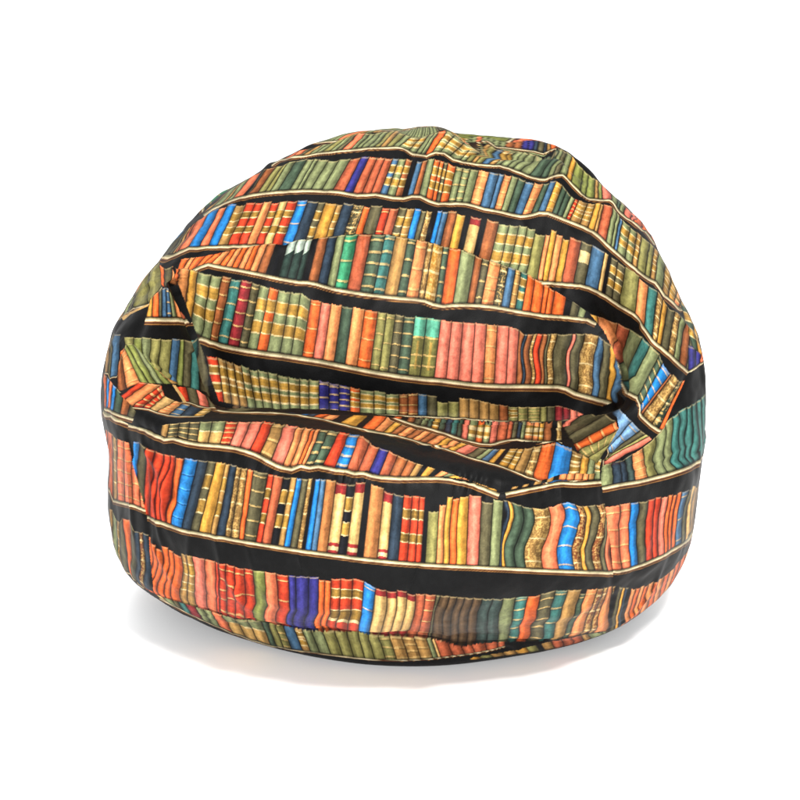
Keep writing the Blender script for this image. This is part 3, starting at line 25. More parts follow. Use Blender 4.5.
(1,[172.0,181.0,190.1,199.1,208.2,217.2,226.3,235.3,244.3,253.4,262.4,271.5,280.5,289.6,298.6,307.6,316.7,325.7,334.8,343.8,352.9,361.9,370.9,380.0,389.0,398.1,407.1,416.1,425.2,434.2,443.3,452.3,461.4,470.4,479.4,488.5,497.5,506.6,515.6,524.7,533.7,542.7,551.8,560.8,569.9,578.9,588.0,597.0],[5443,13649,5153,13848,4911,14039,4763,14217,5654,13546,5494,13802,5473,13936,5440,14073,5398,14211,5721,13694,5744,13908,5786,14004,5805,14101,5794,14204,5940,13790,6011,13986,6060,14057,6088,14133,6100,14214,6193,13853,6267,14014,6306,14079,6375,14128,6346,14223,6375,13874,6548,13935,6571,14025,6568,14128,6538,14242,6578,13809,6765,13866,6776,13985,6772,14108,6713,14259,6779,13745,6932,13815,6947,13953,6935,14102,6871,14276,6936,13697,7077,13768,7097,13921,7082,14092,7026,14280,7072,13654,7208,13724,7231,13892,7221,14080,7149,14305,7197,13614,7329,13684,7354,13866,7349,14065,7288,14300,7315,13578,7442,13648,7472,13832,7477,14033,7430,14272,7426,13544,7552,13613,7585,13813,7589,14035,7537,14304,7537,13513,7659,13590,7692,13807,7698,14048,7636,14354,7645,13491,7764,13568,7800,13786,7811,14029,7766,14334,7756,13469,7871,13565,7906,13789,7918,14040,7875,14361,7862,13468,7977,13541,8013,13777,8028,14041,7985,14389,7957,13450,8085,13500,8124,13746,8144,14021,8109,14389,8062,13411,8195,13463,8235,13723,8257,14013,8228,14399,8177,13374,8305,13444,8348,13713,8373,14015,8355,14408,8290,13357,8416,13427,8462,13699,8492,14009,8484,14416,8402,13340,8528,13411,8577,13683,8614,13992,8616,14405,8515,13324,8641,13398,8693,13674,8734,13986,8749,14400,8630,13312,8754,13388,8806,13668,8849,13975,8873,14382,8744,13302,8868,13382,8919,13659,8964,13962,8994,14360,8858,13296,8983,13377,9034,13649,9079,13947,9116,14331,8974,13291,9099,13376,9149,13643,9196,13936,9238,14307,9091,13290,9216,13377,9265,13642,9312,13932,9358,14295,9205,13290,9336,13369,9383,13632,9430,13917,9478,14265,9310,13283,9456,13332,9504,13599,9551,13885,9603,14235,9429,13245,9579,13322,9626,13589,9676,13876,9733,14220,9572,13234,9704,13344,9756,13602,9813,13882,9881,14218,9706,13256,9834,13360,9889,13603,9953,13867,10023,14171,9830,13271,9967,13369,10029,13598,10096,13842,10176,14124,9959,13279,10105,13378,10171,13591,10246,13819,10330,14077,10091,13287,10245,13372,10315,13583,10391,13803,10480,14052,10223,13280,10388,13366,10460,13572,10540,13788,10633,14030,10362,13273,10532,13354,10606,13557,10692,13772,10789,14009,10501,13261,10679,13343,10754,13543,10841,13753,10942,13985,10644,13247,10824,13336,10900,13526,10991,13729,11084,13941,10788,13237,10971,13337,11053,13518,11135,13700,11233,13896,10935,13237,11122,13346,11199,13509,11275,13670,11379,13850,11083,13240,11276,13368,11348,13507,11424,13648,11522,13800,11236,13259,11440,13395,11510,13509,11584,13624,11665,13741,11388,13282,11608,13410,11668,13496,11732,13582,11798,13667,11547,13299,11776,13408,11822,13462,11868,13515,11914,13566,11706,13298,11925,13381,11950,13402,11974,13423,11997,13443,11844,13284,12008,13280,12017,13289,12027,13298,12036,13307,11941,13199],[(172.0,'o'),(180.0,'O'),(186.0,'o'),(196.0,'o'),(204.0,'o'),(212.0,'O'),(220.0,'o'),(226.0,'O'),(232.0,'o'),(238.0,'O'),(244.0,'o'),(250.0,'O'),(257.0,'w'),(266.0,'k'),(278.0,'k6'),(287.0,'k6'),(296.0,'k6'),(302.0,'k'),(308.0,'w'),(318.0,'n'),(327.0,'g'),(335.0,'e1'),(347.0,'R'),(360.0,'G1'),(373.0,'t1'),(384.0,'W'),(397.0,'G1'),(406.0,'O1'),(418.0,'W4'),(424.0,'y4'),(435.0,'G1'),(441.0,'o'),(453.0,'g'),(467.0,'w'),(474.0,'d1'),(481.0,'O1'),(493.0,'d4'),(501.0,'B'),(509.0,'W1'),(515.0,'t2'),(522.0,'o'),(530.0,'o'),(540.0,'o'),(545.0,'o'),(551.0,'o'),(563.0,'k'),(569.0,'d'),(577.0,'g'),(584.0,'k')],0.02,[],38.51361177823248,7),
(1,[174.0,183.1,192.3,201.4,210.6,219.7,228.9,238.0,247.1,256.3,265.4,274.6,283.7,292.9,302.0,311.1,320.3,329.4,338.6,347.7,356.9,366.0,375.1,384.3,393.4,402.6,411.7,420.9,430.0,439.1,448.3,457.4,466.6,475.7,484.9,494.0,503.1,512.3,521.4,530.6,539.7,548.9,558.0,567.1,576.3,585.4,594.6,603.7,612.9,622.0],[5657,13486,5534,13636,5203,13817,4694,14004,4985,13107,5934,13028,5919,13308,5835,13608,5667,13932,5353,12508,6046,12786,6109,13131,6220,13488,6199,13848,5595,12322,6141,12661,6321,13043,6486,13396,6520,13760,6082,12536,6273,12596,6536,12981,6686,13323,6756,13682,6196,12450,6497,12565,6709,12926,6846,13266,6936,13621,6367,12407,6703,12525,6865,12881,6981,13225,7069,13582,6623,12381,6877,12488,6995,12845,7101,13194,7189,13549,6823,12347,7033,12458,7131,12812,7225,13153,7305,13500,6999,12317,7177,12440,7257,12788,7338,13122,7415,13456,7153,12297,7309,12424,7374,12771,7444,13101,7515,13429,7291,12280,7433,12414,7487,12758,7548,13085,7613,13403,7418,12268,7549,12404,7597,12749,7652,13072,7711,13383,7535,12256,7664,12388,7706,12743,7757,13067,7809,13380,7648,12238,7776,12372,7814,12705,7857,13005,7904,13293,7761,12220,7887,12360,7923,12692,7964,12992,8009,13271,7874,12204,7999,12345,8033,12679,8072,12976,8116,13248,7982,12188,8111,12325,8145,12661,8183,12958,8224,13229,8092,12164,8225,12303,8258,12643,8295,12942,8334,13212,8206,12143,8339,12280,8372,12625,8408,12926,8447,13196,8320,12119,8454,12260,8488,12607,8523,12909,8562,13180,8435,12096,8570,12239,8602,12588,8638,12894,8676,13165,8552,12076,8685,12223,8716,12570,8752,12879,8789,13152,8671,12066,8800,12201,8830,12553,8865,12865,8902,13140,8787,12042,8916,12187,8945,12538,8979,12852,9015,13129,8904,12027,9032,12175,9060,12530,9094,12848,9128,13128,9023,12017,9148,12171,9175,12527,9210,12845,9245,13128,9140,12013,9264,12166,9293,12524,9328,12844,9365,13130,9259,12004,9383,12161,9413,12517,9449,12834,9487,13118,9381,11997,9505,12160,9531,12513,9567,12825,9604,13105,9499,11995,9628,12150,9651,12506,9684,12818,9720,13102,9619,11983,9753,12139,9773,12500,9803,12817,9838,13106,9745,11967,9882,12128,9898,12495,9924,12816,9959,13110,9876,11955,10016,12118,10026,12491,10050,12810,10086,13108,10013,11938,10154,12111,10162,12482,10185,12802,10220,13100,10155,11929,10297,12102,10304,12469,10323,12794,10357,13092,10301,11923,10442,12098,10445,12465,10463,12788,10496,13087,10449,11921,10585,12102,10584,12465,10601,12785,10636,13082,10595,11924,10727,12100,10724,12423,10736,12711,10763,12980,10736,11924,10862,12102,10858,12427,10867,12722,10900,12998,10870,11927,10991,12101,10986,12432,10996,12735,11034,13019,11001,11922,11118,12098,11112,12439,11127,12752,11166,13043,11133,11911,11248,12088,11243,12446,11271,12775,11323,13076,11250,11901,11371,12039,11377,12425,11421,12784,11496,13107,11353,11857,11511,11914,11485,12373,11541,12764,11682,13129,11502,11722,11659,11825,11630,12321,11697,12749,11859,13124,11673,11619,11834,11708,11775,12229,11838,12672,11975,13039,11851,11503,12079,11514,11941,12079,11962,12537,12035,12907,12059,11347,12299,11316,12201,11797,12073,12340,12091,12725,12229,11203,12541,10999,12428,11538,12180,12130,12140,12513,12610,10606],[(174.0,'o'),(178.0,'a'),(184.0,'y'),(190.0,'g2'),(201.0,'g2'),(210.0,'w1'),(218.0,'t1'),(228.0,'m1'),(239.0,'d1'),(247.0,'g2'),(257.0,'o2'),(267.0,'g2'),(280.0,'g2'),(291.0,'g2'),(302.0,'o1'),(313.0,'p'),(323.0,'O'),(334.0,'G'),(345.0,'O'),(357.0,'o1'),(370.0,'l1'),(379.0,'l1'),(388.0,'d1'),(397.0,'G1'),(408.0,'l7'),(420.0,'l7'),(434.0,'p'),(446.0,'p'),(458.0,'p'),(471.0,'p'),(483.0,'O1'),(494.0,'p'),(506.0,'p'),(516.0,'w'),(521.0,'n'),(524.0,'w'),(530.0,'W4'),(534.0,'r'),(540.0,'w'),(544.0,'d'),(547.0,'W4'),(553.0,'d'),(566.0,'p'),(569.0,'d'),(577.0,'W4'),(591.0,'B'),(598.0,'d'),(607.0,'y'),(613.0,'B')],0.02,[(516,600,2.2,1.0,0.1),(540,610,2,0.8,0.6)],57.75859303651896,9),
(1,[206.0,215.0,224.0,233.1,242.1,251.1,260.1,269.2,278.2,287.2,296.2,305.3,314.3,323.3,332.3,341.4,350.4,359.4,368.4,377.5,386.5,395.5,404.5,413.5,422.6,431.6,440.6,449.6,458.7,467.7,476.7,485.7,494.8,503.8,512.8,521.8,530.9,539.9,548.9,557.9,567.0,576.0,585.0],[6216,10732,6028,11377,6094,11999,6093,12344,6246,10606,6391,11219,6275,11641,6194,11978,6181,12306,6425,10670,6560,11225,6420,11620,6334,11969,6317,12288,6617,10682,6745,11218,6631,11596,6557,11948,6559,12262,6811,10644,6921,11211,6843,11576,6788,11921,6774,12223,6962,10720,7079,11199,7025,11532,6987,11865,6957,12151,7077,11143,7219,11163,7176,11497,7146,11828,7116,12107,7218,11108,7350,11057,7316,11476,7294,11795,7270,12067,7360,10854,7474,10965,7449,11465,7435,11767,7421,12035,7479,10873,7590,10982,7576,11455,7570,11748,7562,12001,7594,10891,7706,10943,7698,11443,7698,11729,7697,11973,7709,10852,7818,10944,7814,11439,7816,11716,7818,11955,7821,10875,7929,11038,7927,11435,7928,11711,7928,11942,7931,10978,8043,11079,8040,11432,8040,11703,8039,11924,8059,10625,8160,11051,8155,11425,8153,11688,8151,11908,8162,10971,8279,10992,8271,11419,8267,11668,8264,11881,8282,10908,8398,11043,8389,11406,8383,11646,8378,11848,8400,10975,8519,11045,8508,11389,8500,11624,8494,11818,8520,10976,8641,11010,8627,11382,8618,11621,8611,11815,8643,10915,8761,11045,8747,11373,8735,11613,8727,11795,8763,10973,8884,10988,8866,11359,8853,11592,8844,11767,8886,10904,9006,10907,8984,11370,8969,11606,8958,11786,9009,10784,9126,10895,9100,11385,9084,11626,9072,11807,9128,10792,9243,10953,9216,11397,9198,11645,9187,11821,9246,10876,9361,10979,9332,11416,9314,11661,9301,11840,9364,10910,9477,11071,9452,11406,9434,11637,9421,11819,9481,11000,9594,11134,9573,11388,9555,11610,9543,11782,9598,11067,9714,11157,9695,11391,9677,11613,9664,11783,9718,11088,9837,11155,9819,11388,9802,11604,9789,11776,9840,11083,9964,11133,9946,11383,9930,11595,9917,11768,9967,11049,10090,11200,10077,11372,10064,11562,10052,11732,10092,11138,10221,11235,10212,11362,10201,11528,10190,11698,10222,11185,10358,11252,10351,11352,10343,11491,10333,11651,10358,11209,10501,11253,10495,11341,10487,11458,10478,11602,10502,11212,10647,11242,10640,11326,10631,11439,10622,11576,10648,10606,10793,11220,10784,11310,10773,11428,10762,11565,10796,11176,10943,11210,10929,11302,10912,11428,10898,11572,10947,11166,11094,11205,11077,11301,11054,11427,11034,11573,11101,11159,11239,11212,11221,11313,11194,11441,11168,11588,11249,11163,11376,11228,11359,11326,11334,11442,11309,11574,11388,11176,11508,11236,11494,11320,11476,11411,11453,11513,11522,11179,11634,11267,11627,11316,11618,11365,11608,11416,11652,11207,11766,11279,11753,11296,11741,11313,11728,11329,11913,10955],[(206.0,'k'),(213.0,'r2'),(224.0,'W2'),(232.0,'W2'),(240.0,'W2'),(248.0,'g2'),(256.0,'g2'),(264.0,'g2'),(273.0,'g2'),(281.0,'g2'),(290.0,'g2'),(300.0,'g2'),(309.0,'g2'),(319.0,'i1'),(329.0,'i1'),(339.0,'i1'),(350.0,'o2'),(360.0,'g2'),(374.0,'g2'),(386.0,'g2'),(399.0,'w1'),(408.0,'w1'),(418.0,'B'),(427.0,'d'),(437.0,'l',0.25),(448.0,'l',0.2),(459.0,'W'),(469.0,'W'),(479.0,'W'),(489.0,'W'),(499.0,'w'),(508.0,'l2'),(518.0,'l1'),(528.0,'l1'),(540.0,'l'),(547.0,'d'),(555.0,'m'),(563.0,'m'),(570.0,'p'),(577.0,'p')],0.06,[],26.362030734726343,3),
(2,[220.0,229.0,238.0,247.0,256.0,265.0,274.0,283.0,292.0,301.0,310.0,319.0,328.0,337.0,346.0,355.0,364.0,373.0,382.0,391.0,400.0,409.0,418.0,427.0,436.0,445.0,454.0,463.0,472.0,481.0,490.0,499.0,508.0,517.0,526.0,535.0,544.0,553.0,562.0],[6765,9590,6780,9854,6571,11177,6598,11229,6774,9352,6916,9657,6928,9847,6747,11201,6778,11248,6922,9378,7055,9688,7080,9743,6919,11218,6950,11254,7062,9423,7182,9728,7200,9848,7074,11224,7104,11256,7191,9465,7301,9764,7320,9849,7333,10015,7242,11237,7314,9454,7417,9776,7436,9842,7436,10076,7371,11199,7430,9512,7528,9783,7546,9866,7544,10121,7492,11165,7543,9539,7632,9858,7648,9935,7662,10046,7609,11147,7651,9595,7733,9924,7752,9971,7771,10024,7788,10093,7757,9640,7835,9984,7854,10028,7873,10074,7889,10157,7864,9652,7937,10029,7957,10066,7977,10107,7988,10271,7970,9676,8041,10069,8063,10098,8084,10132,8104,10185,8075,9688,8149,10087,8171,10119,8192,10160,8211,10239,8181,9717,8256,10136,8278,10177,8300,10226,8318,10288,8287,9736,8365,10207,8388,10254,8410,10295,8416,11166,8394,9751,8476,10296,8484,11115,8510,11134,8536,11154,8499,9800,8579,11070,8605,11088,8631,11113,8657,11147,8610,9791,8708,10515,8726,11098,8752,11120,8778,11139,8721,9800,8822,11040,8849,11045,8875,11053,8901,11066,8829,9802,8949,10319,8974,10397,8998,10920,9021,10976,8937,9772,9065,9951,9091,10167,9117,10840,9138,10932,9050,9701,9180,9815,9207,10087,9233,10888,9252,10977,9165,9656,9295,9755,9318,9903,9350,10333,9366,11000,9280,9580,9412,9741,9439,9997,9464,10974,9477,11087,9396,9574,9530,9716,9557,9967,9580,11036,9590,11148,9510,9546,9649,9686,9678,9971,9698,11040,9706,11169,9624,9504,9767,9616,9798,9917,9826,10369,9825,11175,9732,9372,9884,9528,9917,9843,9946,10948,9949,11151,9847,9286,9998,9421,10041,9796,10071,10182,10073,11212,9969,9226,10126,9418,10165,9753,10196,10101,10201,11248,10098,9183,10258,9432,10298,9773,10328,10105,10334,11265,10242,9194,10401,9561,10436,9850,10471,10416,10473,11270,10402,9398,10546,9663,10576,9901,10608,10457,10615,11261,10542,9497,10692,9733,10721,9969,10749,10488,10759,11242,10678,9563,10833,9696,10865,9965,10894,10477,10904,11229,10812,9532,10974,9657,11012,9958,11043,10448,11051,11221,10956,9504,11115,9606,11163,9966,11198,10538,11197,11224,11097,9453,11267,9614,11323,10006,11337,11102,11333,11234,11244,9432,11425,9637,11471,10011,11496,10659,11435,11238,11396,9426],[(220.0,'k'),(228.0,'D'),(236.0,'d'),(243.0,'k'),(250.0,'d'),(258.0,'D'),(266.0,'k'),(274.0,'W'),(282.0,'o'),(290.0,'p'),(300.0,'b'),(309.0,'k'),(316.0,'o'),(326.0,'y'),(337.0,'k'),(345.0,'c'),(355.0,'o'),(366.0,'k'),(374.0,'O'),(384.0,'s'),(392.0,'o'),(400.0,'k'),(406.0,'w'),(413.0,'d'),(420.0,'g'),(426.0,'G'),(431.0,'y2'),(438.0,'G'),(444.0,'n'),(450.0,'t'),(456.0,'G'),(461.0,'p'),(467.0,'g2'),(475.0,'o2'),(482.0,'g2'),(489.0,'p'),(496.0,'R'),(506.0,'R'),(511.0,'d'),(516.0,'n'),(520.0,'g'),(524.0,'O2'),(532.0,'O2'),(538.0,'y2'),(543.0,'w'),(551.0,'k'),(556.0,'W4')],0,[],12.198446466970603,4.5),
(2,[206.0,215.0,224.0,233.1,242.1,251.1,260.1,269.2,278.2,287.2,296.2,305.2,314.3,323.3,332.3,341.3,350.4,359.4,368.4,377.4,386.5,395.5,404.5,413.5,422.5,431.6,440.6,449.6,458.6,467.7,476.7,485.7,494.7,503.8,512.8,521.8,530.8,539.8,548.9,557.9,566.9,575.9,585.0,594.0,603.0],[6417,10000,6405,10265,6383,10508,6397,10712,6495,9610,6663,9716,6705,9861,6570,10635,6569,11164,6680,9460,6836,9626,6885,9675,6930,9753,6981,9868,6839,9427,6985,9601,7034,9665,7079,9752,7119,9860,6986,9398,7118,9633,7166,9705,7212,9783,7255,9864,7123,9453,7242,9668,7291,9742,7337,9807,7383,9865,7249,9501,7358,9726,7408,9776,7459,9801,7507,9856,7368,9530,7472,9739,7524,9783,7573,9845,7614,9972,7480,9599,7580,9779,7631,9854,7681,9919,7732,9976,7592,9590,7684,9845,7736,9917,7789,9981,7842,10044,7697,9634,7791,9854,7842,9960,7898,10022,7954,10084,7807,9601,7910,9704,7961,9854,8008,10049,8067,10118,7918,9534,8024,9623,8077,9776,8121,10047,8181,10146,8030,9466,8137,9549,8193,9712,8237,10029,8295,10202,8140,9377,8253,9410,8310,9610,8353,10025,8411,10287,8250,9307,8364,9333,8424,9546,8485,9743,8523,10318,8359,9230,8473,9276,8531,9475,8584,9755,8621,11070,8468,9172,8581,9240,8636,9428,8688,9741,8728,11081,8576,9123,8688,9206,8741,9435,8792,9692,8843,10348,8677,8965,8795,9186,8847,9394,8898,9616,8949,9840,8781,8920,8901,9127,8953,9352,9002,9554,9052,9725,8886,8953,9009,9133,9063,9344,9112,9479,9164,9661,9002,9044,9120,9142,9172,9272,9226,9430,9280,9569,9106,8986,9229,9108,9285,9259,9342,9410,9400,9562,9212,8927,9337,9052,9396,9206,9456,9350,9520,9533,9305,8703,9441,8943,9505,9121,9571,9300,9640,9486,9418,8708,9540,8769,9602,8872,9684,9206,9752,9348,9533,8716,9660,8804,9722,8902,9805,9170,9872,9269,9643,8672,9771,8698,9846,8930,9915,9073,9986,9210,9755,8592,9891,8651,9967,8902,10035,9041,10103,9165,9876,8551,10013,8612,10088,8844,10160,9031,10227,9150,9998,8504,10140,8573,10214,8819,10287,9032,10356,9174,10121,8444,10270,8529,10344,8779,10418,9028,10493,9229,10250,8410,10403,8456,10476,8727,10551,9026,10628,9275,10378,8342,10532,8339,10614,8684,10684,9024,10766,9356,10502,8237,10668,8259,10755,8643,10820,9031,10901,9411,10633,8154,10796,8150,10898,8602,10958,9058,11041,9494,10763,8071,10929,8075,11044,8557,11099,9081,11180,9533,10896,8000,11062,8004,11189,8480,11239,9083,11330,9621,11013,7901,11220,8021,11334,8460,11365,8980,11438,9491,11175,7914,11380,8032,11480,8427,11498,8876,11544,9334,11342,7933,11547,8046,11635,8405,11649,8768,11676,9216,11524,7957,11709,8059,11793,8384,11805,8726,11814,9055,11685,7971,11882,8084,11948,8336,11965,8675,11967,8894,11857,7991,12052,8101,12103,8273,12135,8586,12130,8742,12023,7999],[(206.0,'k'),(225.0,'d'),(245.0,'k'),(265.0,'D'),(285.0,'n'),(295.0,'b'),(306.0,'n'),(313.0,'o'),(322.0,'O'),(332.0,'k'),(340.0,'y'),(356.0,'k'),(362.0,'o'),(374.0,'O'),(383.0,'y'),(390.0,'w'),(397.0,'O'),(405.0,'w'),(412.0,'O'),(419.0,'w'),(426.0,'O'),(434.0,'y'),(440.0,'O'),(447.0,'y'),(454.0,'p'),(466.0,'d'),(475.0,'g'),(481.0,'B'),(488.0,'y'),(494.0,'k'),(498.0,'y2'),(507.0,'y2'),(514.0,'W'),(524.0,'W4'),(533.0,'o'),(548.0,'b'),(568.0,'W2'),(579.0,'y'),(587.0,'g'),(594.0,'g2')],0.05,[],19.254180963810136,3),
(2,[150.0,159.1,168.3,177.4,186.5,195.7,204.8,213.9,223.1,232.2,241.3,250.4,259.6,268.7,277.8,287.0,296.1,305.2,314.4,323.5,332.6,341.8,350.9,360.0,369.2,378.3,387.4,396.6,405.7,414.8,423.9,433.1,442.2,451.3,460.5,469.6,478.7,487.9,497.0],[5343,7996,5352,8018,5370,8048,5389,8078,5293,7858,5492,7930,5511,8017,5541,8117,5578,8227,5474,7807,5650,7947,5676,8069,5712,8208,5765,8378,5668,7828,5793,8018,5836,8157,5882,8309,5945,8498,5798,7885,5943,7996,5988,8162,6042,8349,6127,8611,5946,7873,6088,8008,6141,8185,6202,8389,6309,8706,6107,7885,6241,8027,6303,8207,6373,8420,6498,8771,6264,7902,6401,8050,6467,8228,6551,8467,6687,8830,6432,7925,6557,8064,6633,8233,6725,8481,6873,8878,6578,7935,6707,8070,6796,8252,6900,8483,7065,8935,6709,7935,6863,8048,6956,8233,7074,8505,7249,9023,6864,7924,7011,8021,7110,8226,7243,8538,7415,9099,7002,7906,7142,7977,7244,8198,7372,8502,7541,9105,7124,7868,7292,7904,7376,8115,7494,8441,7665,9109,7270,7812,7425,7858,7506,8074,7617,8394,7783,9083,7412,7769,7551,7826,7632,8051,7740,8361,7899,9034,7561,7737,7677,7860,7761,8070,7866,8360,8014,8997,7697,7768,7799,7883,7887,8082,7989,8357,8127,8961,7814,7787,7921,7907,8010,8096,8110,8360,8241,8943,7929,7807,8043,7918,8130,8086,8224,8328,8354,8939,8036,7817,8162,7887,8238,8056,8321,8281,8444,8926,8150,7794,8278,7884,8346,8055,8421,8276,8531,8883,8268,7790,8391,7869,8454,8040,8522,8264,8618,8786,8379,7774,8505,7857,8560,7990,8618,8142,8683,8367,8498,7765,8617,7871,8669,7986,8722,8127,8781,8328,8599,7775,8727,7828,8774,7944,8823,8087,8877,8284,8707,7737,8838,7828,8881,7930,8925,8048,8972,8202,8830,7736,8949,7835,8988,7924,9028,8029,9070,8157,8941,7739,9061,7852,9098,7929,9136,8018,9175,8123,9054,7749,9175,7875,9210,7940,9246,8011,9282,8094,9166,7764,9288,7894,9321,7946,9356,8006,9392,8073,9278,7778,9402,7918,9434,7951,9465,7984,9496,8018,9388,7793,9512,7917,9541,7932,9571,7949,9601,7968,9492,7798,9624,7909,9654,7922,9685,7937,9717,7952,9597,7791,9741,7909,9767,7904,9795,7903,9826,7912,9708,7782,9860,7898,9885,7888,9909,7875,9937,7870,9814,7767,9974,7845,9999,7838,10023,7830,10049,7824,9920,7721,10087,7784,10115,7782,10141,7779,10166,7775,10031,7664,10194,7715,10195,7728,10197,7742,10199,7755,10130,7606],[(150.0,'k'),(160.0,'W'),(167.0,'d1'),(177.0,'d1'),(187.0,'d1'),(197.0,'g3'),(208.0,'g3'),(220.0,'r1'),(230.0,'p'),(240.0,'p'),(250.0,'r'),(260.0,'W1'),(271.0,'p'),(283.0,'O'),(290.0,'O'),(297.0,'o'),(301.0,'O'),(305.0,'G1'),(313.0,'G1'),(323.0,'r'),(335.0,'b1'),(347.0,'R'),(358.0,'R'),(369.0,'i'),(379.0,'R'),(389.0,'w'),(400.0,'w'),(409.0,'W'),(416.0,'k'),(420.0,'y'),(428.0,'k'),(434.0,'O'),(442.0,'g'),(448.0,'y'),(456.0,'w'),(464.0,'k'),(470.0,'y'),(478.0,'W'),(486.0,'y')],0.02,[],22.63776454555926,7),
(2,[505.0,514.8,524.6,534.4,544.2,554.0,563.8,573.6,583.4,593.2,603.0],[10304,7742,10316,7765,10330,7788,10344,7811,10303,7724,10459,7797,10472,7817,10486,7838,10500,7858,10459,7777,10620,7856,10634,7879,10650,7903,10666,7928,10619,7835,10797,7926,10813,7955,10830,7984,10849,8018,10795,7904,10974,7985,10991,8017,11010,8054,11032,8098,10971,7962,11166,8062,11183,8101,11201,8142,11221,8193,11163,8040,11332,8057,11356,8114,11380,8177,11404,8251,11325,8033,11500,8031,11531,8104,11557,8177,11579,8253,11490,8002,11654,7984,11686,8052,11717,8125,11746,8208,11642,7955,11820,7960,11855,8030,11886,8099,11912,8171,11807,7929,11979,7925,12017,8006,12048,8089,12074,8176,11962,7892],[(505.0,'k'),(510.0,'W'),(517.0,'k'),(521.0,'W'),(528.0,'k'),(533.0,'W'),(541.0,'k'),(546.0,'W'),(553.0,'k'),(558.0,'O'),(566.0,'O'),(574.0,'O'),(582.0,'O'),(588.0,'W'),(594.0,'g')],0,[],5.226085379738563,1),
(2,[0.0,6.3,9.4,18.8,20.9,28.1,31.7,37.5,40.7,46.9,55.2,56.3,65.7],[11446,11160,11516,11221,11582,11294,11647,11364,11434,11150,11533,10580,11581,11172,11672,11278,11767,11372,11520,10499,11548,10280,11617,11133,11723,11248,11837,11345,11529,10256,11566,9976,11830,10295,12061,10735,12254,10894,11548,9958,11570,9927,11852,10235,12111,10643,12373,10697,11552,9906,11587,9625,11892,9919,12204,10128,12484,10255,11569,9605,11595,9474,11909,9773,12228,9973,12521,10039,11576,9450,11627,9264,11915,9508,12223,9682,12512,9772,11612,9263,11652,9193,11921,9346,12223,9579,12508,9655,11637,9199,11720,9083,11930,9149,12167,9361,12401,9499,11705,9086,11822,8919,11960,8970,12107,9078,12262,9221,11806,8923,11839,8886,11967,8948,12104,9054,12248,9191,11823,8889,12003,8623,12041,8739,12080,8869,12127,8962,11994,8605],[(0.0,'p'),(6.3,'d'),(20.9,'d'),(31.7,'o1'),(40.7,'l1'),(55.2,'l')],0,[],35.12167473347099,1),
(2,[0.0,7.4,9.7,19.3,19.4,27.1,29.1,33.8,38.8,43.2,48.5,53.9,58.3,63.5,68.0,76.3,77.7,87.4],[4998,8795,5165,9146,5235,9527,5258,9885,4915,8688,5057,8702,5277,9133,5349,9622,5372,10039,4976,8594,5085,8686,5315,9140,5385,9638,5403,10084,5002,8573,5203,8597,5463,9150,5524,9712,5523,10301,5121,8484,5205,8598,5464,9150,5525,9712,5524,10300,5123,8485,5414,8696,5584,9164,5614,9674,5601,10142,5341,8573,5454,8711,5611,9154,5641,9645,5629,10074,5383,8588,5543,8751,5672,9143,5705,9553,5699,9903,5473,8621,5597,8723,5743,9136,5789,9527,5794,9873,5528,8603,5646,8716,5800,9093,5873,9389,5876,9858,5576,8602,5749,8747,5888,9118,5945,9444,5925,9973,5678,8621,5846,8761,5977,9155,6012,9584,5983,10041,5772,8617,5939,8823,6052,9203,6079,9604,6046,10046,5861,8651,6040,8850,6144,9243,6168,9600,6120,10077,5966,8688,6122,8894,6219,9263,6250,9592,6207,10061,6047,8729,6290,9041,6365,9288,6415,9503,6451,9715,6207,8827,6318,9072,6389,9304,6439,9502,6470,9722,6237,8853,6510,9185,6567,9357,6613,9503,6641,9739,6453,9044],[(0.0,'r'),(7.4,'O'),(19.3,'r1'),(27.1,'r1'),(33.8,'c'),(43.2,'O1'),(53.9,'B1'),(63.5,'n'),(76.3,'y2')],0,[],22.14760721805725,3),
(2,[0.0,9.5,9.7,19.3,19.8,29.0,31.0,38.7],[5928,10062,5833,10315,5754,10538,5688,10655,6002,9841,6039,10241,5930,10577,5855,10768,5793,10941,6131,9955,6041,10242,5932,10579,5857,10770,5795,10944,6133,9955,6225,10174,6073,10689,5986,10912,5918,11073,6366,9736,6236,10197,6081,10692,5994,10918,5925,11080,6379,9743,6447,10038,6240,10714,6156,10887,6088,11038,6562,9642,6470,10114,6279,10717,6197,10885,6129,11032,6601,9620,6473,10611,6419,10713,6361,10803,6347,11229,6727,9576],[(0.0,'r'),(9.5,'d'),(19.8,'p'),(31.0,'d')],0,[],13.621213658519126,3),
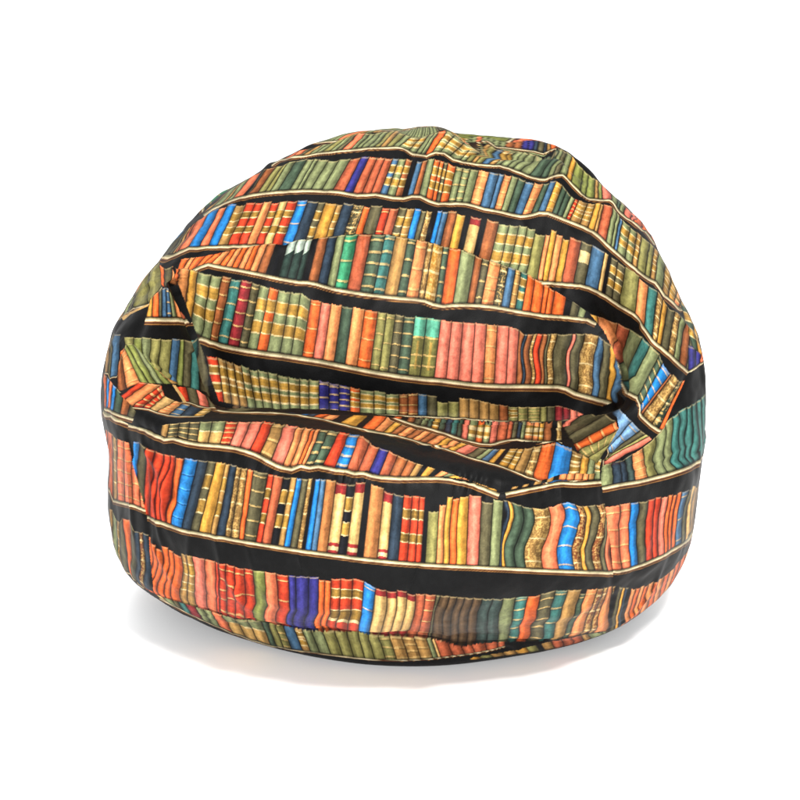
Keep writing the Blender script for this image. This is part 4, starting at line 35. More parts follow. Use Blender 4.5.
(3,[128.0,137.2,146.3,155.5,164.6,173.8,182.9,192.1,201.2,210.4,219.5,228.7,237.8,247.0,256.1,265.3,274.4,283.6,292.7,301.9,311.0,320.2,329.3,338.5,347.6,356.8,365.9,375.1,384.2,393.4,402.5,411.7,420.8,430.0,439.1,448.3,457.4,466.6,475.7,484.9,494.0,503.2,512.3,521.5,530.6,539.8,548.9,558.1,567.2,576.4,585.5,594.7,603.8,613.0],[5127,6351,5234,6887,5121,7255,5040,7654,5027,6159,5405,6479,5377,6909,5278,7279,5230,7701,5354,6326,5583,6510,5580,6941,5485,7292,5400,7661,5549,6376,5819,6576,5771,6955,5716,7319,5600,7643,5739,6403,5976,6602,5957,6990,5845,7293,5791,7652,5925,6451,6136,6612,6147,7011,6103,7350,6052,7694,6092,6470,6304,6633,6305,7023,6255,7353,6215,7701,6271,6495,6468,6678,6463,7054,6436,7391,6410,7736,6452,6552,6591,6688,6609,7078,6588,7412,6567,7750,6572,6559,6735,6718,6734,7095,6703,7422,6672,7756,6715,6588,6868,6738,6853,7102,6817,7423,6781,7751,6863,6625,6977,6737,6981,7115,6948,7431,6911,7749,6965,6617,7096,6748,7096,7125,7058,7435,7014,7745,7085,6630,7214,6760,7213,7117,7189,7420,7161,7721,7207,6646,7324,6766,7335,7116,7329,7413,7320,7707,7314,6649,7430,6767,7450,7119,7450,7411,7449,7700,7420,6650,7537,6770,7561,7118,7569,7408,7580,7695,7527,6654,7640,6768,7670,7119,7684,7408,7705,7697,7632,6656,7745,6768,7772,7121,7787,7412,7810,7704,7734,6652,7849,6767,7874,7123,7889,7419,7911,7715,7837,6648,7954,6771,7975,7127,7992,7428,8015,7726,7946,6658,8058,6773,8077,7125,8097,7428,8125,7728,8050,6659,8162,6771,8186,7124,8213,7426,8245,7719,8154,6659,8265,6765,8297,7124,8326,7421,8361,7710,8257,6653,8368,6755,8405,7129,8436,7426,8472,7718,8360,6643,8472,6745,8503,7119,8534,7424,8569,7726,8464,6631,8576,6737,8603,7102,8633,7406,8668,7703,8568,6622,8679,6727,8704,7083,8736,7385,8772,7677,8672,6612,8782,6715,8807,7065,8838,7362,8874,7646,8775,6601,8885,6704,8910,7047,8940,7338,8975,7612,8879,6591,8988,6690,9012,7035,9041,7323,9075,7593,8983,6573,9092,6672,9113,7027,9141,7312,9176,7582,9087,6550,9195,6654,9213,7019,9241,7308,9277,7585,9192,6524,9298,6645,9315,7011,9344,7305,9380,7591,9294,6523,9399,6633,9419,6995,9449,7302,9487,7598,9396,6515,9499,6627,9518,6995,9552,7306,9594,7609,9496,6507,9600,6611,9620,6992,9658,7312,9706,7634,9597,6492,9703,6585,9723,6979,9766,7310,9821,7653,9702,6461,9807,6552,9828,6953,9876,7289,9943,7637,9807,6427,9909,6526,9930,6928,9981,7274,10063,7620,9907,6403,10010,6497,10032,6899,10086,7253,10174,7606,10010,6371,10114,6457,10136,6858,10191,7217,10285,7577,10114,6334,10218,6419,10230,6820,10285,7173,10389,7509,10219,6295,10325,6373,10341,6755,10397,7103,10500,7452,10332,6239,10435,6325,10448,6704,10505,7048,10613,7402,10442,6190,10547,6275,10554,6666,10612,7021,10743,7366,10552,6147,10661,6226,10653,6640,10717,6997,10851,7383,10670,6093,10783,6168,10756,6614,10811,7008,10952,7468,10794,6033,10904,6117,10861,6587,10899,7033,11076,7513,10921,5975,11030,6064,10963,6535,10979,6981,11154,7416,11052,5917,11166,6006,11066,6493,11081,6911,11245,7319,11184,5868,11313,5940,11238,6403,11234,6844,11393,7296,11337,5791,11479,5852,11386,6346,11372,6802,11545,7249,11503,5704,11676,5731,11550,6256,11466,6758,11597,7252,11704,5571],[(125.0,'b'),(134.0,'d'),(143.0,'r'),(150.0,'r'),(156.0,'r'),(161.0,'r'),(166.0,'o'),(171.0,'b8'),(182.0,'n'),(191.0,'d2'),(199.0,'y'),(211.0,'W2'),(217.0,'n'),(225.0,'W4'),(231.0,'W4'),(239.0,'o'),(244.0,'d1'),(256.0,'r2'),(262.0,'R'),(271.0,'k2'),(278.0,'W2'),(284.0,'b'),(290.0,'d'),(297.0,'W4'),(302.0,'k'),(305.0,'b'),(311.0,'B'),(317.0,'a'),(327.0,'c5',0.03),(338.0,'k2',0.03),(346.0,'c5'),(357.0,'k',0.9),(363.0,'a'),(377.0,'c5',0.03),(387.0,'n',0.03),(398.0,'r2'),(407.0,'r2'),(415.0,'r2'),(421.0,'k',0.9),(425.0,'l',0.22),(436.0,'O',0.13),(443.0,'y'),(449.0,'o',0.05),(456.0,'y',0.02),(466.0,'p'),(478.0,'d',0.08),(489.0,'g',0.02),(499.0,'n'),(502.0,'y'),(506.0,'G'),(516.0,'G'),(526.0,'W4'),(543.0,'s'),(559.0,'b1'),(575.0,'w4'),(583.0,'y'),(588.0,'d'),(595.0,'w4'),(603.0,'d'),(608.0,'s')],0.02,[(150,166,1.3,1.0,0.3),(499,613,-3.6,0.95,0.02),(436,466,0.8,1,0.2)],68.96880937785002,7),
(3,[144.0,153.1,162.1,171.2,180.2,189.3,198.4,207.4,216.5,225.5,234.6,243.6,252.7,261.8,270.8,279.9,288.9,298.0,307.1,316.1,325.2,334.2,343.3,352.4,361.4,370.5,379.5,388.6,397.6,406.7,415.8,424.8,433.9,442.9,452.0,461.1,470.1,479.2,488.2,497.3,506.4,515.4,524.5,533.5,542.6,551.6,560.7,569.8,578.8,587.9,596.9,606.0],[5074,4597,5371,5226,5459,5649,5552,6080,5038,4554,5237,4536,5488,5122,5657,5641,5745,6068,5205,4494,5425,4539,5661,5114,5845,5651,5928,6063,5400,4499,5574,4512,5860,5190,5981,5651,6076,6089,5563,4489,5698,4449,5955,5116,6107,5639,6197,6080,5686,4423,5839,4410,6104,5127,6268,5688,6349,6126,5830,4389,5978,4366,6257,5149,6384,5685,6447,6124,5969,4344,6096,4281,6398,5133,6547,5718,6598,6147,6088,4261,6212,4175,6556,5142,6692,5726,6741,6164,6202,4152,6310,4016,6716,5159,6842,5740,6899,6197,6293,3977,6496,4089,6849,5148,6980,5762,7004,6166,6477,4041,6563,3864,7044,5307,7077,5720,7113,6160,6550,3830,6671,3744,7134,5244,7191,5736,7229,6188,6649,3683,6767,3578,7243,5220,7320,5793,7340,6212,6739,3496,6830,3295,7368,5249,7425,5793,7432,6201,6818,3260,6933,3127,7495,5301,7524,5779,7534,6211,6924,3103,7056,3020,7610,5282,7644,5767,7660,6208,7048,2999,7200,2965,7720,5235,7767,5768,7783,6202,7193,2947,7334,2892,7845,5266,7891,5793,7915,6249,7329,2875,7482,2865,7965,5331,8000,5822,8022,6283,7479,2849,7663,2936,8075,5347,8106,5834,8126,6285,7661,2918,7806,2901,8184,5347,8216,5846,8233,6290,7804,2885,7976,2954,8299,5374,8330,5876,8347,6314,7974,2933,8142,3001,8411,5381,8442,5893,8459,6325,8139,2980,8303,3015,8523,5344,8554,5845,8575,6271,8299,2994,8454,2939,8637,5222,8671,5710,8698,6136,8451,2920,8617,2946,8752,5176,8787,5669,8816,6090,8615,2928,8775,2919,8871,5170,8905,5665,8935,6076,8774,2902,8938,2913,8989,5139,9023,5592,9055,6017,8937,2896,9100,2921,9102,5071,9128,5576,9153,5999,9100,2905,9260,2938,9212,5108,9230,5594,9250,6002,9261,2923,9418,2966,9324,5091,9331,5606,9346,5998,9417,2949,9577,2914,9438,5041,9427,5642,9441,6001,9575,2896,9738,2856,9557,4953,9521,5675,9536,5992,9735,2839,9902,2776,9691,4767,9642,5510,9636,5958,9900,2760,10055,2760,9840,4535,9760,5394,9739,5904,10055,2745,10199,2788,9960,4513,9871,5346,9845,5850,10202,2773,10331,2865,10060,4602,9976,5340,9948,5821,10336,2846,10464,2923,10169,4624,10083,5319,10051,5791,10470,2896,10602,2953,10278,4642,10191,5299,10160,5738,10611,2917,10742,2977,10398,4673,10325,5291,10312,5699,10748,2951,10900,2947,10508,4717,10465,5275,10455,5706,10904,2928,11046,2964,10694,4538,10577,5331,10581,5735,11052,2940,11198,2968,10783,4671,10708,5337,10732,5726,11205,2944,11343,3004,10909,4675,10854,5281,10874,5700,11354,2974,11336,3434,11033,4682,10991,5240,11011,5656,11458,3119,11394,3681,11172,4664,11132,5201,11160,5598,11413,3631,11518,3744,11316,4632,11259,5177,11287,5556,11533,3708,11684,3719,11480,4571,11389,5148,11415,5513,11710,3661,11866,3678,11648,4513,11574,5033,11554,5462,11896,3613,12096,3562,11791,4483,11727,4951,11696,5371,12129,3496,12296,3519,11954,4391,11847,4864,11737,5348,12357,3411],[(144.0,'o'),(149.0,'o',0.06),(155.0,'o',0.1),(160.0,'o'),(166.0,'o',0.05),(172.0,'o',0.08),(182.0,'W2'),(189.0,'W2'),(197.0,'p'),(208.0,'s'),(218.0,'r'),(221.0,'r1'),(228.0,'r1'),(237.0,'r1'),(247.0,'r1'),(257.0,'L'),(269.0,'s'),(281.0,'r1'),(291.0,'i'),(297.0,'i'),(308.0,'i'),(318.0,'o',0.05),(324.0,'o',0.05),(330.0,'r2'),(339.0,'r2'),(350.0,'r2'),(360.0,'b1'),(370.0,'c5'),(380.0,'c5',0.04),(389.0,'c5'),(398.0,'c5',0.03),(407.0,'R'),(417.0,'R1'),(428.0,'d'),(431.0,'D'),(441.0,'D'),(449.0,'D'),(457.0,'D'),(466.0,'D'),(475.0,'N'),(486.0,'N'),(497.0,'g'),(507.0,'t1'),(516.0,'o'),(526.0,'d1'),(538.0,'t1'),(549.0,'W'),(562.0,'G1',0.08),(568.0,'O1'),(580.0,'w4'),(587.0,'w4'),(593.0,'O')],0.02,[(144,200,1.5,1.2,0.5),(370,420,-1.5,0.8,0.3),(428,500,1.6,1.1,0.15),(507,600,-0.6,0.9,0.1)],50.18458048447492,1),
(3,[110.0,119.1,128.1,137.2,146.3,155.3,164.4,173.5,182.6,191.6,200.7,209.8,218.8,227.9,237.0,246.0,255.1,264.2,273.3,282.3,291.4,300.5,309.5,318.6,327.7,336.7,345.8,354.9,364.0,373.0,382.1,391.2,400.2,409.3,418.4,427.4,436.5,445.6,454.7,463.7,472.8,481.9,490.9,500.0],[4478,7898,4479,7916,4481,7934,4482,7951,4412,7683,4739,7964,4740,7982,4742,8001,4744,8020,4705,7783,4909,7971,4913,7992,4919,8014,4925,8036,4878,7793,5119,8025,5122,8044,5126,8064,5130,8084,5066,7837,5283,8013,5290,8049,5301,8087,5310,8125,5227,7841,5437,7963,5447,8025,5459,8090,5471,8156,5397,7811,5589,7933,5600,8013,5611,8095,5625,8183,5592,7791,5727,8004,5740,8069,5753,8136,5768,8205,5743,7860,5878,8002,5890,8071,5906,8143,5920,8216,5873,7854,6023,8003,6037,8075,6051,8147,6066,8223,6036,7863,6171,8014,6186,8083,6200,8151,6214,8222,6195,7874,6326,8040,6341,8098,6353,8155,6364,8216,6357,7898,6488,8060,6499,8106,6508,8152,6517,8200,6509,7916,6645,8063,6654,8102,6662,8140,6669,8180,6653,7920,6786,8066,6796,8104,6803,8144,6811,8185,6790,7917,6943,8033,6949,8073,6954,8114,6959,8159,6937,7901,7079,7998,7087,8047,7093,8096,7100,8149,7064,7873,7219,7943,7223,8005,7228,8072,7235,8147,7196,7831,7351,7879,7359,7955,7366,8030,7371,8116,7331,7776,7485,7838,7491,7922,7495,8008,7500,8107,7475,7736,7612,7827,7617,7910,7619,8001,7625,8103,7641,7727,7736,7900,7741,7958,7745,8019,7749,8086,7757,7791,7857,7887,7862,7944,7866,8006,7871,8071,7863,7777,7978,7924,7982,7966,7986,8010,7990,8058,7980,7808,8099,7901,8102,7942,8104,7985,8107,8032,8084,7794,8215,7881,8218,7922,8220,7965,8222,8012,8204,7776,8328,7884,8331,7921,8333,7960,8336,8001,8315,7776,8439,7860,8442,7903,8445,7946,8448,7990,8431,7751,8553,7873,8555,7906,8557,7940,8559,7975,8540,7765,8663,7843,8665,7881,8668,7921,8670,7963,8639,7738,8773,7828,8776,7865,8778,7904,8780,7945,8760,7724,8884,7830,8885,7863,8887,7898,8889,7933,8874,7725,8994,7837,8996,7866,8997,7896,8999,7927,8986,7728,9106,7860,9107,7882,9109,7905,9110,7929,9099,7742,9219,7883,9220,7898,9220,7913,9221,7928,9209,7756,9332,7904,9332,7910,9332,7916,9333,7922,9319,7769,9444,7921,9444,7918,9444,7915,9443,7912,9426,7782,9552,7911,9552,7904,9551,7895,9550,7885,9528,7780,9667,7914,9667,7904,9666,7894,9664,7879,9634,7775,9779,7895,9778,7886,9777,7874,9774,7860,9738,7759,9895,7873,9895,7867,9894,7861,9893,7855,9842,7736,10010,7822,10010,7828,10011,7834,10011,7840,9951,7687,10127,7764,10128,7785,10130,7804,10131,7824,10060,7630,10227,7697,10232,7730,10237,7763,10243,7797,10156,7577],[(110.0,'k')],0.05,[],6.587771054557842,8),
(5,[103.0,112.2,121.5,130.8,140.0],[4197,8045,4215,8098,4284,8180,4258,8212,3883,7620,4602,8124,4612,8177,4622,8231,4634,8288,4423,7868,4796,8052,4812,8117,4832,8184,4855,8255,4721,7869,4982,8023,4998,8092,5021,8168,5048,8247,4900,7821,5168,8031,5182,8103,5204,8181,5229,8264,5123,7853],[(103.0,'k')],0.05,[],6.285288779062622,8),
(3,[505.0,514.7,524.5,534.2,543.9,553.6,563.4,573.1,582.8,592.5,602.3,612.0],[10300,7721,10306,7762,10313,7803,10321,7844,10276,7598,10455,7774,10460,7812,10468,7850,10476,7889,10418,7632,10613,7832,10620,7865,10627,7899,10636,7934,10564,7671,10788,7900,10795,7929,10802,7957,10809,7987,10724,7710,10963,7959,10968,7980,10974,8002,10979,8023,10893,7753,11154,8036,11156,8047,11159,8058,11161,8068,11065,7804,11317,8033,11321,8045,11324,8058,11328,8071,11204,7812,11481,8001,11492,8034,11503,8067,11513,8100,11348,7775,11633,7956,11650,8000,11666,8045,11681,8089,11503,7738,11796,7932,11819,7984,11840,8035,11858,8087,11661,7713,11957,7903,11984,7958,12009,8014,12030,8070,11819,7665,12089,7852,12121,7908,12152,7965,12179,8024,11950,7630],[(505.0,'k')],0.05,[],3.8260111010101028,7.5),
(4,[160.0,169.1,178.2,187.2,196.3,205.4,214.5,223.6,232.6,241.7,250.8,259.9,268.9,278.0,287.1,296.2,305.3,314.3,323.4,332.5,341.6,350.7,359.7,368.8,377.9,387.0,396.1,405.1,414.2,423.3,432.4,441.4,450.5,459.6,468.7,477.8,486.8,495.9,505.0],[5336,4452,5323,4502,5302,4542,5285,4586,5200,4280,5496,4400,5476,4447,5470,4520,5455,4582,5280,4100,5538,4167,5584,4339,5594,4454,5584,4539,5258,3770,5564,3903,5675,4205,5713,4382,5701,4479,5351,3585,5627,3663,5783,4087,5850,4336,5833,4439,5433,3384,5589,3288,5915,3989,5970,4260,5961,4397,5449,3065,5567,2937,5819,3489,6073,4153,6072,4329,5500,2833,5695,2800,5804,3140,6155,3990,6181,4243,5559,2633,5750,2610,5882,2957,6172,3673,6269,4098,5617,2445,5932,2567,5991,2821,6292,3554,6428,4085,5784,2383,6034,2435,6145,2752,6234,3069,6548,3988,5915,2217,6246,2433,6317,2716,6433,3099,6631,3790,6080,2171,6373,2336,6486,2678,6572,3016,6789,3808,6250,2119,6567,2327,6649,2634,6726,2960,7053,4167,6542,2267,6752,2311,6817,2602,6867,2885,6925,3247,6682,2193,6940,2308,6986,2579,7011,2821,7087,3272,6890,2212,7126,2314,7156,2566,7166,2782,7170,3005,7087,2230,7305,2314,7319,2543,7320,2746,7307,2928,7273,2238,7476,2304,7481,2525,7476,2721,7454,2884,7449,2232,7650,2302,7643,2514,7634,2711,7641,2963,7628,2235,7823,2298,7811,2511,7809,2745,7783,2919,7804,2233,7999,2296,7984,2522,7965,2726,7954,2966,7983,2234,8177,2294,8155,2522,8137,2753,8311,4500,8164,2233,8357,2291,8329,2524,8308,2767,8425,4400,8347,2227,8539,2300,8504,2519,8473,2735,8443,2961,8532,2237,8721,2307,8679,2527,8643,2743,8607,2966,8716,2244,8901,2312,8855,2542,8812,2743,8769,2940,8900,2247,9080,2328,9029,2560,8981,2759,8934,2931,9082,2262,9255,2358,9199,2577,9148,2777,9100,2940,9260,2292,9427,2375,9367,2594,9313,2796,9263,2957,9434,2309,9595,2397,9531,2611,9475,2812,9423,2986,9605,2334,9757,2437,9693,2622,9637,2795,9587,2932,9769,2374,9914,2474,9857,2627,9806,2760,9762,2863,9928,2413,10065,2520,10014,2641,9975,2720,9940,2780,10080,2455,10215,2551,10167,2666,10133,2732,10103,2779,10234,2483,10360,2594,10316,2705,10281,2789,10256,2837,10381,2526,10507,2624,10470,2726,10428,2857,10403,2930,10529,2559,10646,2683,10618,2769,10583,2881,10558,2971,10670,2617,10767,2791,10740,2887,10725,2953,10714,3002,10802,2700],[(160.0,'c'),(168.0,'g'),(178.0,'d'),(184.0,'t'),(192.0,'m'),(203.0,'g'),(212.0,'g'),(221.0,'s'),(233.0,'g3'),(246.0,'g3'),(258.0,'g3'),(271.0,'G'),(277.0,'l'),(284.0,'l1'),(292.0,'B'),(303.0,'W2'),(311.0,'g'),(320.0,'g'),(331.0,'l'),(343.0,'l'),(354.0,'l'),(365.0,'l'),(375.0,'l'),(386.0,'l1'),(397.0,'W1'),(409.0,'W1'),(421.0,'W1'),(433.0,'g'),(438.0,'c'),(441.0,'R'),(453.0,'R'),(465.0,'R'),(475.0,'R'),(487.0,'R'),(498.0,'R')],0,[],20.291412487116904,2),
(4,[470.0,479.4,488.9,498.3,507.8,517.2,526.7,536.1,545.6,555.0,564.4,573.9,583.3,592.8,602.2,611.7,621.1,630.6,640.0],[10292,2303,10285,2334,10278,2362,10272,2388,10307,2255,10456,2321,10423,2356,10391,2386,10361,2414,10472,2271,10622,2330,10585,2373,10551,2411,10518,2446,10641,2277,10784,2349,10744,2399,10707,2444,10672,2483,10805,2295,10944,2375,10898,2437,10858,2487,10820,2534,10971,2312,11106,2403,11049,2486,11003,2550,10961,2607,11144,2322,11251,2470,11186,2569,11134,2646,11087,2715,11305,2358,11449,2434,11362,2575,11293,2685,11231,2788,11439,2433,11644,2418,11524,2615,11440,2758,11363,2893,11693,2291,11838,2410,11672,2688,11579,2847,11483,3024,11799,2467,11958,2450,11821,2762,11701,2977,11405,3635,11985,2500,12093,2600,11988,2803,11750,3228,11527,3724,12093,2600,12271,2667,12106,2933,11871,3370,11709,3679,12271,2667,12453,2700,12424,2710,12008,3446,11900,3637,12453,2700,12657,2717,12657,2717,12226,3402,12127,3547,12657,2717,12441,3402,12441,3402,12364,3467,12313,3549,12441,3402,12665,3391,12665,3391,12394,3761,12614,3391,12665,3391,12801,3576,12801,3576,12742,3587,12767,3522,12801,3576,12996,3663,12996,3663,12928,3717,12581,4117,12996,3663],[(470.0,'y'),(482.0,'l'),(494.0,'W'),(506.0,'W'),(518.0,'y'),(530.0,'l'),(540.0,'k'),(545.0,'W'),(555.0,'R'),(565.0,'R'),(575.0,'R'),(585.0,'W'),(592.0,'g'),(606.0,'g'),(615.0,'d')],0,[],6.072530946770651,1),
(5,[0.0,2.8,5.7,6.3,12.7,12.7,18.0,19.0,25.3,25.9,31.7,33.7,38.0,42.0,44.4,50.7],[4081,6163,4136,6581,3950,6895,4127,7446,4131,6076,4097,6122,4136,6541,4182,6994,4224,7479,4140,6035,4251,6157,4153,6493,4257,6998,4411,7586,4290,6064,4270,6153,4172,6493,4273,7000,4426,7590,4307,6059,4418,6087,4368,6496,4439,7022,4566,7625,4443,5986,4418,6086,4369,6496,4440,7022,4567,7625,4443,5986,4633,6206,4674,6656,4727,7137,4705,7582,4649,6098,4695,6241,4721,6680,4761,7150,4728,7583,4712,6134,4984,6400,4992,6822,4952,7216,4860,7586,4971,6269,5005,6411,5017,6835,4968,7222,4871,7586,4995,6282,5293,6578,5231,6942,5100,7260,4951,7573,5296,6460,5324,6584,5261,6947,5121,7254,4984,7574,5327,6466,5404,6599,5331,6947,5182,7239,5080,7577,5413,6485,5488,6620,5384,6940,5274,7254,5150,7567,5504,6513,5523,6616,5430,6945,5317,7256,5196,7571,5544,6512,5648,6632,5576,6976,5441,7269,5362,7620,5632,6498],[(0.0,'o'),(2.8,'o'),(5.7,'o'),(12.7,'W2'),(18.0,'s1'),(25.9,'s1'),(33.7,'s1'),(42.0,'s1')],0.03,[],60.792543543689106,6),
(5,[0.0,7.4,12.1,14.8,21.2,22.3,24.8,29.7,32.9,37.1,39.9,44.5,49.3,51.9,54.4,59.4,59.6,66.8],[4110,5083,4432,5528,4373,5677,4275,5806,4254,5139,4538,5160,4195,5181,4445,5633,4398,5877,4568,5118,4614,5062,4475,5233,4485,5598,4448,5893,4631,5028,4631,5028,4529,5256,4524,5571,4507,5873,4648,4992,4682,4975,4626,5211,4663,5541,4659,5834,4712,4950,4712,4950,4645,5207,4712,5560,4703,5850,4712,4950,4737,4925,4699,5200,4789,5574,4808,5889,4754,4892,4801,4879,4891,5308,4899,5664,4847,5970,4771,4800,4930,4919,4993,5361,4962,5717,4869,6023,4906,4857,4939,4850,5064,5351,5071,5745,5041,6107,4903,4779,4940,4799,5114,5346,5150,5769,5250,6238,4893,4718,4975,4756,5169,5309,5230,5736,5293,6159,4987,4733,5009,4708,5221,5265,5287,5679,5323,6063,4940,4604,5041,4683,5273,5268,5338,5689,5368,6076,4981,4586,5063,4650,5316,5267,5376,5689,5423,6098,5007,4558,5126,4577,5385,5236,5452,5699,5508,6148,5049,4459,5130,4574,5388,5234,5455,5699,5511,6150,5051,4454,5247,4520,5468,5166,5541,5666,5597,6147,5189,4418],[(0.0,'W'),(12.1,'g'),(21.2,'W2'),(24.8,'d'),(32.9,'o'),(39.9,'d'),(49.3,'n'),(54.4,'w4'),(59.6,'n')],0.03,[],52.077779183490584,2),
(6,[599.0,608.6,618.3,627.9,637.5,647.2,656.8,666.5,676.1,685.7,695.4,705.0],[11759,7686,11945,7938,12057,8203,12116,8661,11639,7467,11923,7691,12082,7935,12196,8215,12244,8683,11794,7477,12085,7672,12249,7936,12361,8238,12410,8697,11948,7447,12233,7625,12428,7930,12547,8277,12586,8652,12088,7396,12375,7560,12607,7936,12708,8318,12746,8692,12228,7332,12524,7513,12784,7964,12857,8375,12877,8744,12384,7276,12674,7461,12985,8048,13037,8496,13048,8883,12537,7223,12817,7395,13178,8190,13197,8682,13221,9153,12689,7161,12968,7335,13313,8279,13307,8791,13322,9328,12855,7101,13131,7263,13485,8330,13467,8852,13464,9422,13069,7005,13408,7100,13719,8375,13705,8896,13736,9465,13470,6793,14050,6651,14308,7679,14208,8750,14142,9382,14050,6564],[(599.0,'g'),(613.0,'n'),(622.0,'n'),(628.0,'N'),(635.0,'O1'),(648.0,'l'),(658.0,'g'),(668.0,'g'),(677.0,'t'),(684.0,'t'),(690.0,'t'),(694.0,'t'),(698.0,'t'),(702.0,'t')],0.03,[(648,692,1.7,1.2,0.2),(599,650,0.8,0.8,0.1)],38.758017420173175,8),
(6,[608.0,617.9,627.8,637.7,647.6,657.4,667.3,677.2,687.1,697.0],[11566,5789,11436,6291,11376,6748,11485,7192,11603,5653,11739,5741,11639,6222,11560,6695,11661,7160,11780,5605,11910,5708,11829,6171,11765,6621,11843,7080,11965,5563,12081,5695,11993,6164,11948,6592,12035,7031,12144,5549,12250,5696,12152,6159,12135,6545,12217,6948,12306,5567,12424,5700,12382,6099,12359,6474,12410,6863,12491,5567,12633,5689,12591,6073,12567,6430,12603,6796,12789,5478,12924,5626,12902,5991,12852,6351,12869,6698,13067,5440,13280,5516,13207,5934,13144,6297,13262,6542,13979,4967,13987,5278,14133,5507,14375,5653,14467,5896,14192,5097],[(608.0,'s1'),(622.0,'s1'),(631.0,'b'),(638.0,'d'),(646.0,'r'),(653.0,'r'),(658.0,'p'),(664.0,'o'),(668.0,'o'),(671.0,'o'),(675.0,'B1'),(681.0,'d'),(685.0,'c'),(690.0,'W')],0.03,[(608,697,-2,0.5,0)],59.63158032181849,6),
(6,[588.0,597.6,607.3,616.9,626.5,636.2,645.8,655.5,665.1,674.7,684.4,694.0],[12364,2606,11699,4317,11588,4903,11518,5418,12314,2783,12572,2733,11856,4333,11775,4852,11727,5319,12572,2733,12441,3250,12025,4348,11923,4884,11848,5384,12441,3250,12614,3391,12232,4286,12094,4809,12073,5176,12614,3391,12750,3533,12417,4281,12300,4716,12252,5062,12750,3533,12924,3641,12555,4366,12480,4707,12413,5038,12924,3641,13153,3772,12886,4267,12605,4785,12576,5040,13153,3772,13373,3859,13099,4310,12855,4737,12788,4994,13373,3859,13390,4167,13285,4431,13059,4794,12962,5049,13483,4075,13466,4458,13377,4658,13341,4825,13216,5069,13466,4458,13695,4658,13686,4758,13703,4858,13686,4975,13712,4600,13953,4900,14025,4917,13932,5104,14192,5097,13763,4967],[(588.0,'O1'),(597.0,'w4'),(603.0,'k'),(607.0,'d'),(611.0,'y'),(614.0,'n'),(617.0,'k'),(620.0,'O'),(625.0,'o'),(630.0,'O'),(635.0,'o'),(640.0,'O'),(646.0,'o'),(652.0,'O'),(658.0,'o'),(664.0,'O'),(670.0,'o'),(676.0,'o'),(682.0,'O'),(688.0,'o')],0.06,[],34.516446461079866,2),
(0,[0.0,6.5,8.3,13.0,14.7,19.4],[13727,10587,13727,10858,13743,11103,13804,11325,13721,10428,13817,10585,13839,10780,13888,10953,13943,11122,13810,10431,13855,10574,13889,10744,13941,10899,13976,11064,13845,10423,13985,10539,14000,10663,14013,10787,14031,10904,13958,10403,14016,10539,14023,10647,14034,10749,14059,10839,14002,10393,14158,10481,14075,10652,14267,10606,14167,10795,14090,10390],[(0.0,'i'),(8.3,'i'),(14.7,'s')],0,[],16.648402704998862,5),
(0,[0.0,8.9,9.8,19.6],[13889,11214,13904,11665,14034,12083,14208,12479,13889,11183,14000,10909,14003,11399,14383,11644,14492,12049,14001,10877,14005,10891,14012,11371,14367,11600,14492,12049,14005,10860,14063,10706,14192,11008,14300,11326,14483,11591,14061,10676],[(0.0,'G2'),(8.9,'y2')],0,[],44.42612770407899,1)]
PATCHES=[(0,'k',[4870,13420,5021,13308,5149,13238,5266,13178,5371,13123,5455,13062,5555,13025,5899,13102,5945,13034,5984,12964,6020,12892,6073,12960,6051,13041,6026,13121,5993,13202,5955,13282,5889,13365,5804,13446,5698,13529,5566,13606,4839,13671,4870,13420]),(0,'k',[6121,12852,6086,12748,6101,12669,6115,12589,6128,12508,6134,12425,6141,12341,6148,12254,6154,12161,6161,12063,6177,11966,6208,11876,6246,11788,6290,11699,6335,11601,6386,11493,6444,11387,6506,11279,6440,11390,6380,11499,6328,11609,6280,11710,6234,11799,6203,11890,6179,11984,6162,12078,6152,12174,6143,12264,6138,12352,6133,12437,6130,12521,6128,12605,6127,12687,6125,12770,6121,12852]),(2,'k',[5531,10409,5580,10540,5629,10618,5702,10566,5780,10445,5870,10283,5983,10041,5945,9896,5883,9898,5794,9916,5708,9931,5615,10181,5531,10409]),(2,'c',[5618,10638,5647,10694,5723,10661,5802,10567,5892,10411,6019,10076,6007,9950,5878,10250,5780,10445,5696,10584,5618,10638]),(0,'c',[3817,11237,3947,11518,4089,11759,4260,11954,4414,12108,4517,12253,4611,12395,4647,12330,4567,12192,4483,12053,4379,11910,4221,11748,4140,11538,3982,11281,3817,11237]),(2,'k',[10395,9321,10478,9442,10556,9521,10635,9607,10719,9621,10802,9626,10884,9619,10967,9607,11049,9585,11134,9581,11229,9626,11329,9695,11428,9745,11522,9752,11616,9740,11599,9369,11517,9456,11439,9553,11356,9614,11286,9751,11162,9580,11062,9550,10975,9523,10885,9473,10799,9434,10711,9380,10630,9365,10549,9338,10471,9329,10395,9321])]
